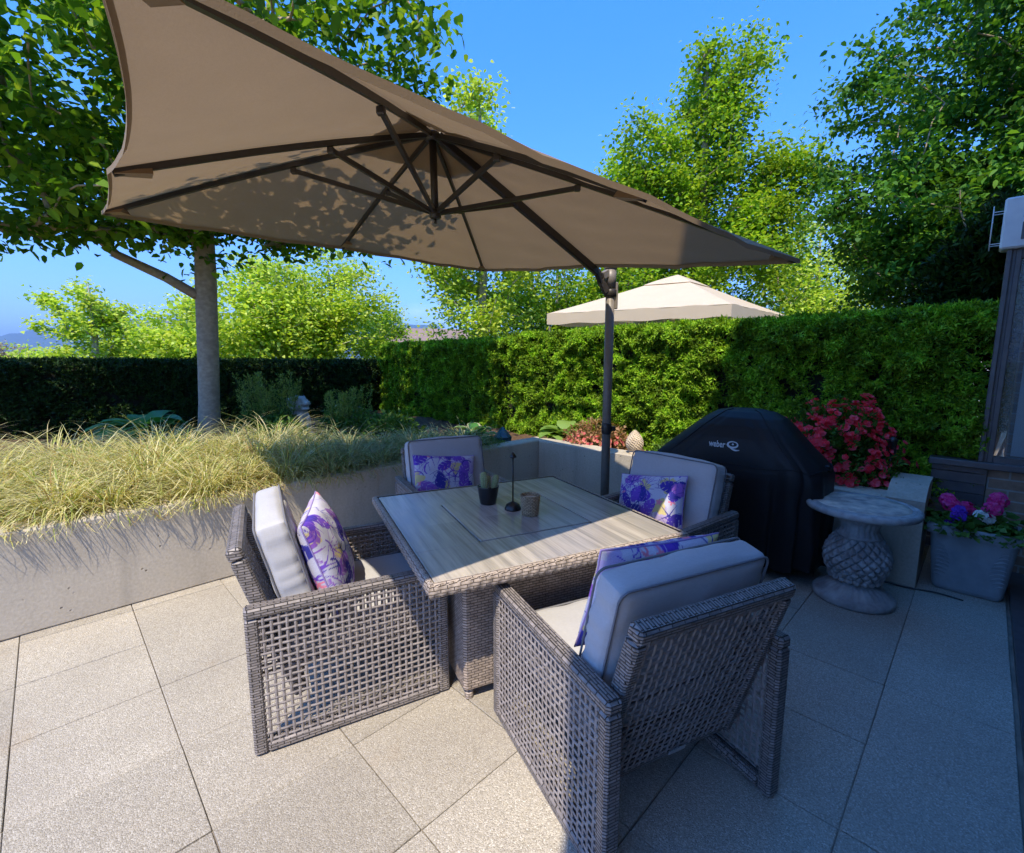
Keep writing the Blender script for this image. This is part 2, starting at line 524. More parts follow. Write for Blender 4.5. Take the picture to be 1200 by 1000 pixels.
M['white_metal'] = plain('white_enamel', (.74, .75, .76), (.62, .63, .65), 8, .4)
M['teal'] = plain('teal_glaze', (.02, .10, .14), (.012, .06, .09), 18, .3)
M['bark'] = bark_mat('grey_bark', (.47, .36, .26), (.33, .25, .18))
M['pale_bark'] = bark_mat('pale_bark', (.50, .46, .40), (.25, .22, .18))
M['stem'] = plain('green_stem', (.10, .13, .04), (.07, .09, .03), 30, .7)
M['leaf_big'] = leafmat('broad_tree_leaf', [(.06, .16, .016), (.10, .24, .02), (.16, .33, .025), (.34, .50, .05)], .5, clump=(1.5, .7, 1.2))
M['leaf_bright'] = leafmat('bright_tree_leaf', [(.28, .47, .04), (.38, .57, .05), (.52, .68, .09), (.68, .78, .22)], .45, clump=(1.6, .72, 1.15))
M['leaf_mid'] = leafmat('mid_tree_leaf', [(.13, .29, .02), (.20, .39, .025), (.29, .47, .03), (.42, .56, .06)], .45, clump=(1.2, .66, 1.2))
M['leaf_dark'] = leafmat('dark_tree_leaf', [(.035, .13, .022), (.06, .19, .026), (.10, .26, .03), (.17, .35, .04)], .4, clump=(1.4, .6, 1.25))
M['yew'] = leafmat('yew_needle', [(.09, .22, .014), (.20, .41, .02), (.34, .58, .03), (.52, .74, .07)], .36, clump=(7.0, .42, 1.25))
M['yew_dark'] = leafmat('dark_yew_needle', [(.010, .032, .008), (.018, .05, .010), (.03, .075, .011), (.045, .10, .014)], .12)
M['hedge_core'] = plain('hedge_backing', (.022, .026, .012), (.010, .012, .006), 14, .95)
M['sedge'] = leafmat('variegated_sedge', [(.20, .30, .06), (.42, .46, .13), (.68, .62, .29), (.80, .74, .46), (.48, .50, .17), (.76, .64, .34)], .3, .5)
M['sedge_dry'] = leafmat('dry_sedge', [(.30, .20, .07), (.42, .30, .12), (.50, .40, .18)], .2, .6)
M['sedge_green'] = leafmat('green_sedge', [(.15, .24, .09), (.26, .33, .14), (.42, .45, .24), (.52, .53, .30)], .3, .5)
M['hosta'] = leafmat('hosta_leaf', [(.06, .20, .04), (.09, .26, .05), (.13, .30, .06)], .3, .4)
M['hosta_light'] = leafmat('lime_hosta_leaf', [(.16, .30, .06), (.22, .36, .08), (.26, .38, .12)], .3, .4)
M['hosta_edge'] = leafmat('cream_hosta_edge', [(.36, .38, .22), (.45, .45, .28)], .2, .5)
M['herb'] = leafmat('herb_leaf', [(.06, .15, .03), (.10, .22, .045), (.17, .28, .055)], .35)
M['plume'] = leafmat('olive_plume', [(.17, .27, .06), (.25, .36, .08), (.36, .40, .12)], .3)
M['azalea_leaf'] = leafmat('azalea_leaf', [(.05, .12, .02), (.08, .18, .025), (.13, .22, .03)], .25)
M['azalea'] = leafmat('red_azalea_petal', [(.93, .05, .09), (.96, .09, .145), (.97, .19, .26)], .42, .5)
M['coral'] = leafmat('coral_petal', [(.62, .10, .12), (.70, .20, .20), (.58, .30, .20)], .3, .5)
M['bronze_leaf'] = leafmat('bronze_leaf', [(.30, .20, .09), (.42, .24, .14), (.24, .22, .07)], .3, .5)
M['geranium'] = leafmat('pink_geranium_petal', [(.70, .02, .22), (.78, .05, .30), (.82, .12, .36)], .3, .5)
M['violet'] = leafmat('violet_petal', [(.08, .02, .36), (.13, .03, .46), (.20, .06, .55)], .25, .5)
M['white_petal'] = leafmat('white_petal', [(.72, .74, .78), (.80, .81, .82)], .25, .5)
M['cactus'] = plain('cactus_skin', (.36, .40, .20), (.22, .27, .11), 60, .8, .5, 300)
M['spine'] = plain('cactus_spine', (.70, .62, .45), (.6, .5, .35), 60, .7)
M['rattan'] = weave_mat('woven_seagrass', ((.72, .54, .34), (.60, .43, .26), (.16, .11, .06)), .018, .008)
M['wax'] = plain('cream_wax', (.72, .66, .52), (.65, .58, .45), 20, .6)
M['gazebo'] = fabric_mat('sand_gazebo_cloth', (.74, .62, .47), (.68, .57, .43), 400, .2)
M['rooftile'] = plain('brown_roof', (.28, .19, .15), (.2, .14, .11), 3, .9)
M['stucco'] = plain('pale_stucco', (.76, .73, .68), (.70, .67, .62), 2, .9)
M["hill"] = plain("forested_hill", (.045, .085, .055), (.03, .06, .04), .004, 1.0)
M['snow'] = plain('snow', (.8, .82, .85), (.7, .72, .76), .01, .8)
M['straw_bush'] = leafmat('straw_bush_leaf', [(.32, .26, .13), (.40, .32, .17), (.24, .22, .10)], .25)
M['tag'] = plain('grey_tag', (.42, .43, .44), (.36, .37, .38), 60, .5)
M['steel'] = plain('grey_steel', (.24, .21, .18), (.19, .165, .14), 30, .42)
gl = NT('window_glass'); gl.set(Roughness=.02); gl.base((.75, .80, .82)); gl.b.inputs['Transmission Weight'].default_value = .9; gl.b.inputs['IOR'].default_value = 1.3
M['glass'] = gl.mat
dg = NT('dark_door_glass'); dg.set(Roughness=.04); dg.base((.008, .009, .011)); M['dark_glass'] = dg.mat

# ------------------------------------------------------------------ ground, patio, walls
def disc(r, z, n=64):
    m = MB(); vs = [(0, 0, z)] + [(r*math.cos(2*math.pi*k/n), r*math.sin(2*math.pi*k/n), z) for k in range(n)]
    m.add(vs, [(0, 1+k, 1+(k+1) % n) for k in range(n)]); return m
structure(disc(9000, -1.2).build('ground', M['terrain']))

m = MB()      # slab under the paving, up to the retaining walls
m.box((-8, -9, -1.19), (1.45, 6, -.007), 0)
structure(m.build('patio_base', M['joint'], loc=K, rot=YAW))

m = MB()      # paving slabs of 0.48 m with open joints
su, sw = .4815, .4745
ru = random.Random(3)
for i in range(-17, 9):
    for j in range(-9, 7):
        u0 = -3.754 + su * i + su * 7; w0 = 1.037 + sw * j
        u1, w1 = u0 + su, w0 + sw
        u0 = max(u0, -7.5); u1 = min(u1, 1.4); w0 = max(w0, -.15 if u0 > -8 else w0); w1 = min(w1, 3.83)
        if w1 - w0 < .05 or u1 - u0 < .05: continue
        if u0 > 0 and w0 < 3.3: continue
        g = ru.uniform(.0012, .0026); z = ru.uniform(-.0015, .0015)
        m.box((u0 + g, -(w1 - g), -.045), (u1 - g, -(w0 + g), z), 0, Matrix.Rotation(ru.uniform(-.0008, .0008), 4, 'X'), .0022)
structure(m.build('patio', M['paver'], loc=K, rot=YAW))

WH = .594
m = MB()
m.box((-9, 0, 0), (.2, .2, WH), 0, None, .012)
for uj in (-2.05, -4.9):
    m.box((uj - .004, -.0015, .01), (uj + .004, .003, WH - .01), 0)
w1o = m.build('planter_wall', M['concrete'], loc=K, rot=YAW)
tag(w1o, 'long concrete planter wall with tufted grass spilling over its top', 'wall')
m = MB()
m.box((.002, -3.36, 0), (.2, -.002, WH), 0, None, .012)
prof = [(.0, 0), (.0, WH - .004)]
n = 10
for k in range(n + 1):
    t = k / n; prof.append((.02 + .22 * t, WH - .004 + .085 * math.sin(t * math.pi / 2) ** .8))
prof += [(.50, WH + .081), (.50, 0)]
vs = [(x, -3.405, z) for x, z in prof] + [(x, -3.20, z) for x, z in prof]
vs = [(x - .004, y, z) for x, y, z in vs]
k = len(prof)
fs = [tuple(range(k)), tuple(range(2 * k - 1, k - 1, -1))] + [(i, k + i, k + (i + 1) % k, (i + 1) % k) for i in range(k)]
m.add(vs, fs)
w2o = m.build('planter_wall', M['concrete'], loc=K, rot=YAW)
tag(w2o, 'shorter concrete wall behind the covered grill with a raised curved end', 'wall')

m = MB()
m.grid(lambda a, b: (-9 + a * 10.5, .199 + b * 6.5, .50 + .03 * math.sin(a * 40) * math.sin(b * 23) + .012 * math.sin(a * 170 + b * 90)), 90, 50)
m.grid(lambda a, b: (.199 + a * 2.2, -3.6 + b * 3.8, .50 + .02 * math.sin(a * 20) * math.sin(b * 23)), 16, 30)
structure(m.build('soil', M['soil'], loc=K, rot=YAW))

# ------------------------------------------------------------------ the house at the right
house = empty('house', P(4 - 4, 4.0), YAW, 'brown brick house at the right edge with dark framed window', 'house')
HO = (0, 4.0)
def hb(lo, hi, mm, name, parent=house, bev=0.0):      # boxes given in (u, w, z)
    m = MB(); m.box((lo[0], -(hi[1] - HO[1]), lo[2]), (hi[0], -(lo[1] - HO[1]), hi[2]), 0, None, bev)
    return m.build(name, mm, parent)
m = MB()
def hbx(m, lo, hi, mi=0, bev=0.0): m.box((lo[0], -(hi[1] - HO[1]), lo[2]), (hi[0], -(lo[1] - HO[1]), hi[2]), mi, None, bev)
hbx(m, (-4.86, 4.02, 0), (-3.6, 9, 2.62)); hbx(m, (-.35, 4.02, 0), (.74, 9, 2.62))
hbx(m, (-3.6, 4.02, 2.25), (-.35, 9, 2.62)); hbx(m, (-3.6, 4.9, 0), (-.35, 9, 2.25))
hbx(m, (.74, 3.68, 0), (1.3, 9, .74))               # low wall of the window bay
hbx(m, (1.3, 4.05, 0), (2.2, 9, 2.62))
m.build('wall', M['brick'], house)
m = MB(); hbx(m, (-4.88, 3.885, 2.93), (2.2, 9, 4.55), 0); m.build('upper_wall', M['stucco'], house)
m = MB(); hbx(m, (-4.88, 3.86, 2.62), (2.2, 9.1, 2.93), 0, .02); m.build('balcony_slab', M['concrete'], house)
m = MB(); hbx(m, (-4.1, 3.88, 4.55), (2.2, 9, 8.5), 0); m.build('top_wall', M['stucco'], house)
m = MB(); hbx(m, (-4.1, 3.86, 8.5), (2.2, 9.1, 8.65), 0, .02); m.build('roof', M['rooftile'], house)
# sliding door along the patio edge
m = MB()
hbx(m, (-3.6, 3.845, -.03), (.70, 4.01, .035)); hbx(m, (-3.6, 3.9, .035), (-3.52, 4.0, 2.25)); hbx(m, (-.43, 3.9, .035), (-.35, 4.0, 2.25))
hbx(m, (-2.02, 3.9, .035), (-1.94, 4.0, 2.25)); hbx(m, (-3.52, 3.9, 2.17), (-.43, 4.0, 2.25)); hbx(m, (-3.52, 3.9, .035), (-.43, 4.0, .10))
dfr = m.build('door', M['dark_frame'], house)
m = MB(); hbx(m, (-3.52, 3.94, .10), (-.43, 3.96, 2.17)); m.build('pane', M['dark_glass'], dfr)
# dark cladding low on the bay, left of the brick
m = MB()
for k in range(9):
    hbx(m, (.715 - .006 * (k % 2), 3.38, .10 + k * .075), (.738, 3.675, .17 + k * .075))
m.build('cladding', M['dark_frame'], house)
m = MB(); hbx(m, (.67, 3.36, .742), (.80, 4.3, .79), 0, .006); m.build('sill', M['dark_frame'], house)
# casement window: frame, opened sash, pane, pale panel behind it
m = MB()
for (a, b) in ((3.62, 3.648), (3.664, 3.695)):
    hbx(m, (.70 if a < 3.65 else .71, a, .79), (.80, b, 2.25), 0, .004)
hbx(m, (.725, 3.648, .79), (.79, 3.664, 2.25))
hbx(m, (.72, 3.695, .79), (.80, 4.3, .83)); hbx(m, (.72, 3.695, 2.19), (.80, 4.3, 2.25))
win = m.build('window', M['dark_frame'], house)
m = MB(); hbx(m, (.755, 3.695, .83), (.762, 4.3, 2.19)); m.build('pane', M['glass'], win)
m = MB(); hbx(m, (1.0, 3.76, .79), (1.3, 4.6, 2.25)); m.build('inner_brick', M['brick'], house)
m = MB(); hbx(m, (.86, 3.78, .83), (.865, 4.3, 2.19)); m.build('reflection_panel', M['stucco'], win)  # added in place of the pale reflection on the pane
# white louvred box under the soffit with a small wire guard
ac = empty('louvred_box', P(.72, 3.68, 2.25), YAW, 'white louvred metal box above the dark window frame', 'vent')
m = MB(); m.box((-.06, -.55, .0), (.10, .10, .33), 0, None, .012); m.build('housing', M['white_metal'], ac)
m = MB()
for r_ in range(2):
    for k in range(6):
        m.box((-.064, -.02 - k * .05, .05 + r_ * .14), (-.0605, .005 - k * .05, .16 + r_ * .14), 0)
m.build('louvres', M['dark_frame'], ac)
m = MB()
for z in (.05, .26): m.tube([(0, .10, z), (0, .15, z), (.08, .15, z), (.08, .10, z)], .003, 6)
for x in (0, .08): m.tube([(x, .15, .02), (x, .15, .30)], .003, 6)
m.build('wire_guard', M['white_metal'], ac)

# ------------------------------------------------------------------ foliage generators
def tuft_leaves(c, d, per, ln, wd, spread, rg, face=.3):
    """needle or leaf tufts: c,d N x 3 centres and axes"""
    n = len(c); pos = np.repeat(c, per, 0); ax = np.repeat(d, per, 0)
    j = rg.normal(size=(n * per, 3)) * spread
    ax = norm(ax + j)
    off = rg.uniform(-.2, .9, size=(n * per, 1)) * ln * np.repeat(d, per, 0)
    nr = norm(rg.normal(size=(n * per, 3)) * .5 + np.repeat(d, per, 0) * face + np.array([0, 0, 1.]))
    L = ln * rg.uniform(.6, 1.25, n * per); W = wd * rg.uniform(.7, 1.2, n * per)
    return kites(pos + off, ax, nr, L, W)

_T = np.random.default_rng(99).uniform(0, 1, (32, 32, 32))
def vnoise(p, f):
    q = p * f + 100.0; i = np.floor(q).astype(int); t = q - i; t = t * t * (3 - 2 * t)
    out = 0
    for dx in (0, 1):
        for dy in (0, 1):
            for dz in (0, 1):
                w = (t[:, 0] if dx else 1 - t[:, 0]) * (t[:, 1] if dy else 1 - t[:, 1]) * (t[:, 2] if dz else 1 - t[:, 2])
                out = out + w * _T[(i[:, 0] + dx) % 32, (i[:, 1] + dy) % 32, (i[:, 2] + dz) % 32]
    return out

def hedge(name, u0, u1, w0, w1, z0, z1, faces, dens, per, ln, wd, mm, label, seed, amp=.06, gaps=None, step=None):
    """clipped yew hedge in the patio frame; faces = list of 'u0','w1','top'..."""
    rg = np.random.default_rng(seed)
    C = []; D = []
    for f in faces:
        if f in ('u0', 'u1'):
            a, h, nrm = (w1 - w0), (z1 - z0), np.array([-1. if f == 'u0' else 1., 0, 0])
            n = int(a * h * dens); w = rg.uniform(w0, w1, n); z = rg.uniform(z0, z1, n)
            c = np.stack([np.full(n, u0 if f == 'u0' else u1), -w, z], 1)
        elif f in ('w0', 'w1'):
            a, h, nrm = (u1 - u0), (z1 - z0), np.array([0, 1. if f == 'w0' else -1., 0])
            n = int(a * h * dens); u = rg.uniform(u0, u1, n); z = rg.uniform(z0, z1, n)
            c = np.stack([u, np.full(n, -(w0 if f == 'w0' else w1)), z], 1)
        else:
            nrm = np.array([0, 0, 1.]); n = int((u1 - u0) * (w1 - w0) * dens)
            c = np.stack([rg.uniform(u0, u1, n), -rg.uniform(w0, w1, n), np.full(n, z1)], 1)
        push = (vnoise(c, 10.0) - .5) * 1.7 * amp + (vnoise(c, 4.0) - .5) * 2.2 * amp + (vnoise(c, 22.0) - .5) * 1.1 * amp
        if gaps is not None and f != 'w1':
            for gw, gwid, gd in gaps: push -= gd * np.exp(-((-c[:, 1] - gw + .05 * np.sin(c[:, 2] * 6)) / gwid) ** 2)
        keep = rg.uniform(size=n) > np.clip((-.36 * amp - push) / (.9 * amp), 0, .93)
        if f == 'top': push = push * .35
        c = c + nrm * (push + rg.uniform(-.045, .015, n))[:, None]
        if step is not None: c[:, 2] -= np.where(-c[:, 1] < step[0], step[1], 0) * (c[:, 2] > z1 - .3)
        c = c[keep]; n = len(c)
        d = norm(nrm + np.array([0, 0, .45]) + rg.normal(size=(n, 3)) * .35)
        C.append(c); D.append(d)
    C = np.concatenate(C); D = np.concatenate(D)
    root = empty(name, K, YAW, label, 'hedge')
    link('foliage', quads('foliage', tuft_leaves(C, D, per, ln, wd, .95, rg, 1.6), mm), root)
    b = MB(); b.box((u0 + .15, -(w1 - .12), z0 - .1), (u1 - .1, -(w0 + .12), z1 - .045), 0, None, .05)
    b.build('branches', M['hedge_core'], root)  # solid dark block, added behind the leaves to stop light
    return root

hedge('hedge', .80, 1.55, -5.0, 3.64, .45, 1.86, ['u0', 'w0', 'top'], 3000, 10, .043, .0135, M['yew'],
      'tall clipped yew hedge along the back, partly sunlit behind the umbrella pole', 11, .080,
      [(-1.35, .07, .14), (-.62, .05, .10), (-2.3, .06, .09), (1.75, .05, .06), (2.6, .05, .05)], (-1.3, .06))  # bands on the left carve tree shadow stripes into the foliage
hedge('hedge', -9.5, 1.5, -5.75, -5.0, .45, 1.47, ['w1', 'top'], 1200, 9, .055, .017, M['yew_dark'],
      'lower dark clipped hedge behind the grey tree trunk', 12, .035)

def ellipsoid_pts(c, r, n, rg, shell=.45, flat=0.0):
    d = norm(rg.normal(size=(n, 3))); q = rg.uniform(0, 1, n) ** shell
    return np.array(c) + d * q[:, None] * np.array(r)

def tree(name, base, trunk_pts, env, ntip, leaf, mm, bark, label, seed, r0=.12, per=60, spread=.34, flat=.6, droop=.25, group=None, extra=None, keep=None, tipr=.006, cat='tree', lean=1.0, blade=False):
    """env: list of (centre, radii, weight); leaves gather round twig ends so that sky shows between the sprays"""
    rg = np.random.default_rng(seed)
    base = np.array(base, float)
    nodes = [np.array(p, float) for p in trunk_pts]; par = [-1] + list(range(len(nodes) - 1))
    ws = np.array([e[2] for e in env]); ws = ws / ws.sum()
    tips = np.concatenate([ellipsoid_pts(e[0], e[1], max(1, int(ntip * w)), rg) for e, w in zip(env, ws)])
    if keep is not None: tips = tips[[keep(t) for t in tips]]
    if extra is not None: tips = np.concatenate([tips, np.array(extra, float)])
    trunk = np.array(trunk_pts, float)
    dt = np.min(np.linalg.norm(tips[:, None, :] - trunk[None], axis=2), axis=1)
    tips = tips[np.argsort(dt)]
    paths = []; endnode = []
    for t in tips:
        A = np.array(nodes)
        dv = t - A; d = np.linalg.norm(dv, axis=1)
        cost = d + lean * np.maximum(0, A[:, 2] - t[2] + .25 * d)
        cost[0] += 1.5 if len(trunk_pts) > 2 else 0
        i = int(np.argmin(cost)); a = A[i]; L = d[i]
        k = max(2, int(L / .35)); k = min(k, 7); idx = i; path = [i]
        bow = np.array([rg.normal() * .06, rg.normal() * .06, .10]) * L
        for s in range(1, k + 1):
            f = s / k
            p = a + (t - a) * f + bow * math.sin(math.pi * f) + (rg.normal(size=3) * .02 * L if s < k else 0)
            nodes.append(p); par.append(idx); idx = len(nodes) - 1; path.append(idx)
        paths.append(path); endnode.append(idx)
    cnt = np.zeros(len(nodes))
    for e in endnode:
        i = e
        while i >= 0: cnt[i] += 1; i = par[i]
    nt = max(1, len(tips))
    rad = np.maximum(tipr, r0 * (cnt / nt) ** .5)
    for i in range(len(trunk_pts)): rad[i] = max(rad[i], r0 * (1 - .55 * i / len(trunk_pts)) if i < len(trunk_pts) - 1 else rad[i])
    loc = base
    root = empty(name, tuple(base), 0, label, cat, group)
    b = MB()
    tr = [Vector(nodes[i] - loc) for i in range(len(trunk_pts))]
    # smooth trunk with a flared foot
    pts = []; rr = []
    for i in range(len(tr) - 1):
        for s in range(4):
            f = s / 4; pts.append(tr[i].lerp(tr[i+1], f)); rr.append(rad[i] * (1 - f) + rad[i+1] * f)
    pts.append(tr[-1]); rr.append(rad[len(tr)-1])
    rr[0] *= 1.35; rr[1] *= 1.08
    b.tube(pts, rr, 14)
    b.build('trunk', bark, root)
    b = MB()
    for pth in paths:
        r_ = [min(rad[i], rad[pth[1]]) for i in pth]
        b.tube([nodes[i] - loc for i in pth], r_, 5, cap=False)
    b.build('branches', bark, root)
    c = []
    for pth in paths:
        e = np.array([nodes[i] for i in pth[-3:]])
        f = rg.uniform(0, 1, per) ** .7 * (len(e) - 1)
        i0 = np.minimum(f.astype(int), len(e) - 2); fr = (f - i0)[:, None]
        p = e[i0] * (1 - fr) + e[i0 + 1] * fr
        c.append(p + np.clip(rg.normal(size=(per, 3)), -1.5, 1.5) * np.array([spread, spread, spread * flat]) * (.35 + .65 * rg.uniform(size=(per, 1))))
    c = np.concatenate(c); n = len(c)
    if keep is not None: 
        kk = np.array([keep(t) for t in c]); c = c[kk]; n = len(c)
    ax = norm(np.stack([rg.normal(size=n), rg.normal(size=n), rg.normal(size=n) * .45 - droop], 1))
    nr = norm(np.stack([rg.normal(size=n) * .55, rg.normal(size=n) * .55, np.ones(n)], 1))
    L = leaf[0] * rg.uniform(.65, 1.3, n); W = leaf[1] * rg.uniform(.7, 1.25, n)
    link('crown', quads('crown', (ovals if blade else kites)(c - loc, ax, nr, L, W), mm), root)
    return root

# big shade tree standing in the left bed
tb = (-3.93, 6.0, .48)
bigtree = tree('tree', tb, [tb, (-3.86, 6.0, 1.5), (-3.79, 5.98, 2.5), (-3.72, 5.95, 3.4), (-3.7, 5.9, 4.6), (-3.7, 5.9, 5.8)],
     [((-3.6, 5.2, 5.2), (3.6, 3.3, 2.0), 1.0), ((-4.6, 4.4, 3.5), (2.2, 1.7, .9), .42), ((-2.9, 5.6, 3.15), (2.2, 1.2, .45), .22), ((-1.35, 6.4, 3.95), (1.2, 1.0, .5), .20)],
     385, (.108, .070), M['leaf_big'], M['bark'], 'large broadleaf tree with grey trunk rising from the left bed', 21,
     r0=.120, per=88, spread=.30, flat=.5, blade=True, droop=.35, tipr=.008,
     extra=[(-1.7, 2.3, 3.8), (-2.0, 2.2, 4.0), (-1.3, 2.5, 3.9), (-1.0, 2.7, 4.1), (-2.3, 2.5, 3.8), (-1.9, 2.7, 3.6), (-1.5, 2.0, 4.2), (-2.5, 2.1, 4.0), (-1.2, 2.9, 3.7), (-2.2, 1.9, 4.3)],
     keep=lambda t: t[1] > 1.7 and not (t[0] > -3.1 and t[1] < 5.3 and t[2] < 3.0) and t[2] > 2.2 and t[1] / max(.01, abs(t[0] + 1e-3)) > .45)

lb = MB()
lb.tube([Vector(p) - Vector(tb) for p in ((-3.80, 5.97, 2.25), (-4.15, 5.80, 2.50), (-4.55, 5.6, 2.72), (-4.8, 5.45, 3.05), (-5.15, 5.3, 3.45), (-5.6, 5.1, 3.7))], [.062, .055, .048, .040, .032, .016], 10)
lb.build('limb', M['bark'], bigtree)
def bgtree(px, Y, topz, wid, mm, label, seed, botz=.8, n=70, leaf=(.12, .085), per=70, bark='pale_bark', name='tree', cone=False, spread=None, group=None):
    X = (px - 600) / 548 * Y
    cz = (topz + botz) / 2; rz = (topz - botz) / 2; r = wid / 2
    if cone:
        h_ = topz - botz
        env = [((X - .1 * r, Y, botz + h_ * .26), (r * .95, r * .95, h_ * .26), 1.0), ((X + .02 * r, Y, botz + h_ * .52), (r * .66, r * .7, h_ * .30), .8),
               ((X + .16 * r, Y, botz + h_ * .76), (r * .36, r * .42, h_ * .26), .42), ((X - .55 * r, Y - .2, botz + h_ * .60), (r * .36, r * .36, h_ * .15), .25),
               ((X + .80 * r, Y, botz + h_ * .58), (r * .36, r * .3, h_ * .10), .22), ((X + .62 * r, Y, botz + h_ * .40), (r * .42, r * .4, h_ * .14), .25)]
    else:
        env = [((X, Y, cz), (r, r, rz), 1.0)]
    b = (X, Y, -1.2)
    return tree(name, b, [b, (X + .05, Y, (botz - 1) / 2), (X - .05, Y, botz + .2), (X + .04 * r, Y, cz), (X, Y, topz - .4)], env, int(n * 1.7), (leaf[0] * .92, leaf[1] * .95), M[mm], M[bark], label, seed,
                r0=.05 + .008 * topz, per=int(per * 1.6), blade=Y < 12.2, spread=spread or max(.22, .11 * wid), flat=.7, droop=.15, group=group)

bgtree(118, 12.5, 3.9, 2.3, 'leaf_bright', 'slim pale green young tree leftmost beyond the dark hedge', 31, 1.0, 38, (.12, .09), 55, spread=.22)
bgtree(228, 13.0, 3.2, 2.6, 'leaf_bright', 'low yellow green tree just left of the grey trunk', 32, .4, 55)
bgtree(305, 12.0, 4.2, 3.4, 'leaf_bright', 'bushy yellow green tree just right of the grey trunk', 33, .4, 75)
bgtree(392, 13.5, 4.6, 3.6, 'leaf_bright', 'bushy bright tree left of the sky gap under the umbrella', 34, .4, 85)
bgtree(452, 17.0, 3.2, 2.6, 'leaf_mid', 'small green tree beside the brown roof in the sky gap', 35, .4, 40)
bgtree(565, 11.5, 7.6, 3.4, 'leaf_bright', 'tall pale barked tree behind the umbrella with its tip above it', 36, .8, 90, (.11, .08), 75)
bgtree(650, 14.0, 5.2, 4.4, 'leaf_mid', 'green tree behind the umbrella pole and the left gazebo corner', 37, .4, 95)
bgtree(808, 12.0, 9.1, 5.6, 'leaf_mid', 'tall light green tree behind the gazebo with open pointed crown', 38, 1.6, 240, (.112, .074), 84, 'bark', cone=True, spread=.36)
bgtree(945, 17.0, 6.6, 5.0, 'leaf_bright', 'yellow green tree seen between the tall tree and the dark tree', 39, .8, 90, (.14, .10), 70)
bgtree(745, 18.0, 5.6, 6.0, 'leaf_mid', 'far green tree low behind the gazebo peak', 42, .8, 80, (.15, .11), 70)
bgtree(62, 17.0, 1.95, 3.6, 'leaf_bright', 'low far green bush at the left edge under the hills', 43, .2, 40)
bgtree(4, 23.0, 2.5, 3.0, 'straw_bush', 'dry straw coloured bush at the far left edge', 44, .2, 55, (.13, .05), 70)
bgtree(172, 15.0, 2.8, 3.2, 'leaf_bright', 'soft pale green tree between the slim young tree and the trunk', 45, .3, 60)
bgtree(345, 15.5, 4.9, 3.4, 'leaf_mid', 'taller green tree behind the bushy trees right of the trunk', 46, .6, 60)
# dark tree at the right
rb = (8.6, 8.2, -1.2)
tree('tree', rb, [rb, (8.6, 8.2, .8), (8.5, 8.1, 2.4), (8.5, 8.1, 4.2), (8.5, 8.1, 6.4), (8.5, 8.0, 8.4)],
     [((8.7, 8.2, 5.6), (3.3, 3.0, 3.9), 1.0), ((7.0, 7.9, 3.6), (1.9, 1.6, 1.4), .35)],
     540, (.10, .064), M['leaf_dark'], M['bark'], 'large dark green tree filling the upper right corner', 40, r0=.16, per=160, blade=True, spread=.34, flat=.42, droop=.45)

# tall dark shrub closing the hedge's right end
def shrub(name, c, r, n, leaf, mm, label, seed, cat='shrub', per=8, spread=.7, core=True, up=.5):
    rg = np.random.default_rng(seed)
    d = norm(rg.normal(size=(n, 3))); d[:, 2] = np.abs(d[:, 2]) * np.where(rg.uniform(size=n) < .8, 1, -.5)
    q = 1 + .12 * np.sin(d[:, 0] * 5 + seed) * np.sin(d[:, 1] * 6) + .10 * np.sin(d[:, 2] * 9 + d[:, 0] * 7)
    pos = d * np.array(r) * (q * rg.uniform(.78, 1.02, n))[:, None]
    root = empty(name, c, 0, label, cat)
    link('foliage', quads('foliage', tuft_leaves(pos, norm(d + np.array([0, 0, up])), per, leaf[0], leaf[1], spread, rg), mm), root)
    if core:
        b = MB()
        for k in range(14):
            a = d[k] * np.array(r) * .85
            b.tube([(a[0]*.1, a[1]*.1, -r[2]), (a[0]*.5, a[1]*.5, (a[2] - r[2]) * .4), tuple(a)], [.014, .01, .004], 5)
        b.build('branches', M['bark'], root)
    return root
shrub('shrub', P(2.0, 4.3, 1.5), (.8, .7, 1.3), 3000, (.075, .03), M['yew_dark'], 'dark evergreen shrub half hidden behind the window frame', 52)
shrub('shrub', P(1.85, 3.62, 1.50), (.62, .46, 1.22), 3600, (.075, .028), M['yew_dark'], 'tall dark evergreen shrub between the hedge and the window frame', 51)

# ------------------------------------------------------------------ wicker armchair (forward = +x, left = +y)
def weave(m, O, ex, ey, nn, W, H, nx, ny, sw=.011, amp=.0014, mi=1, seed=0, skip=.0):
    """open plain weave of flat strands as real geometry"""
    O, ex, ey, nn = Vector(O), Vector(ex).normalized(), Vector(ey).normalized(), Vector(nn).normalized()
    rg = random.Random(seed)
    th = .0030
    xs = [W * (i + .5) / nx + rg.uniform(-.0028, .0028) for i in range(nx)]
    ys = [H * (j + .5) / ny + rg.uniform(-.0022, .0022) for j in range(ny)]
    def strand(pts, side):
        vs = []; fs = []
        k = len(pts)
        for p in pts:
            vs += [p + side * sw / 2, p + nn * th, p - side * sw / 2, p - nn * th]
        for a in range(k - 1):
            for q in range(4):
                q2 = (q + 1) % 4
                fs.append((a*4+q, a*4+q2, (a+1)*4+q2, (a+1)*4+q))
        m.add(vs, fs, mi, False)
    for i, x in enumerate(xs):
        w = rg.uniform(-.002, .002)
        pts = [O + ex * x]
        for j, y in enumerate(ys):
            s = 1 if ((i + j) % 2 == 0) else -1
            pts.append(O + ex * x + ey * y + nn * amp * s)
        pts.append(O + ex * x + ey * H)
        strand(pts, ex)
    for j, y in enumerate(ys):
        pts = [O + ey * y]
        for i, x in enumerate(xs):
            s = 1 if ((i + j) % 2 == 0) else -1
            pts.append(O + ex * x + ey * y - nn * amp * s)
        pts.append(O + ey * y + ex * W)
        strand(pts, ey)

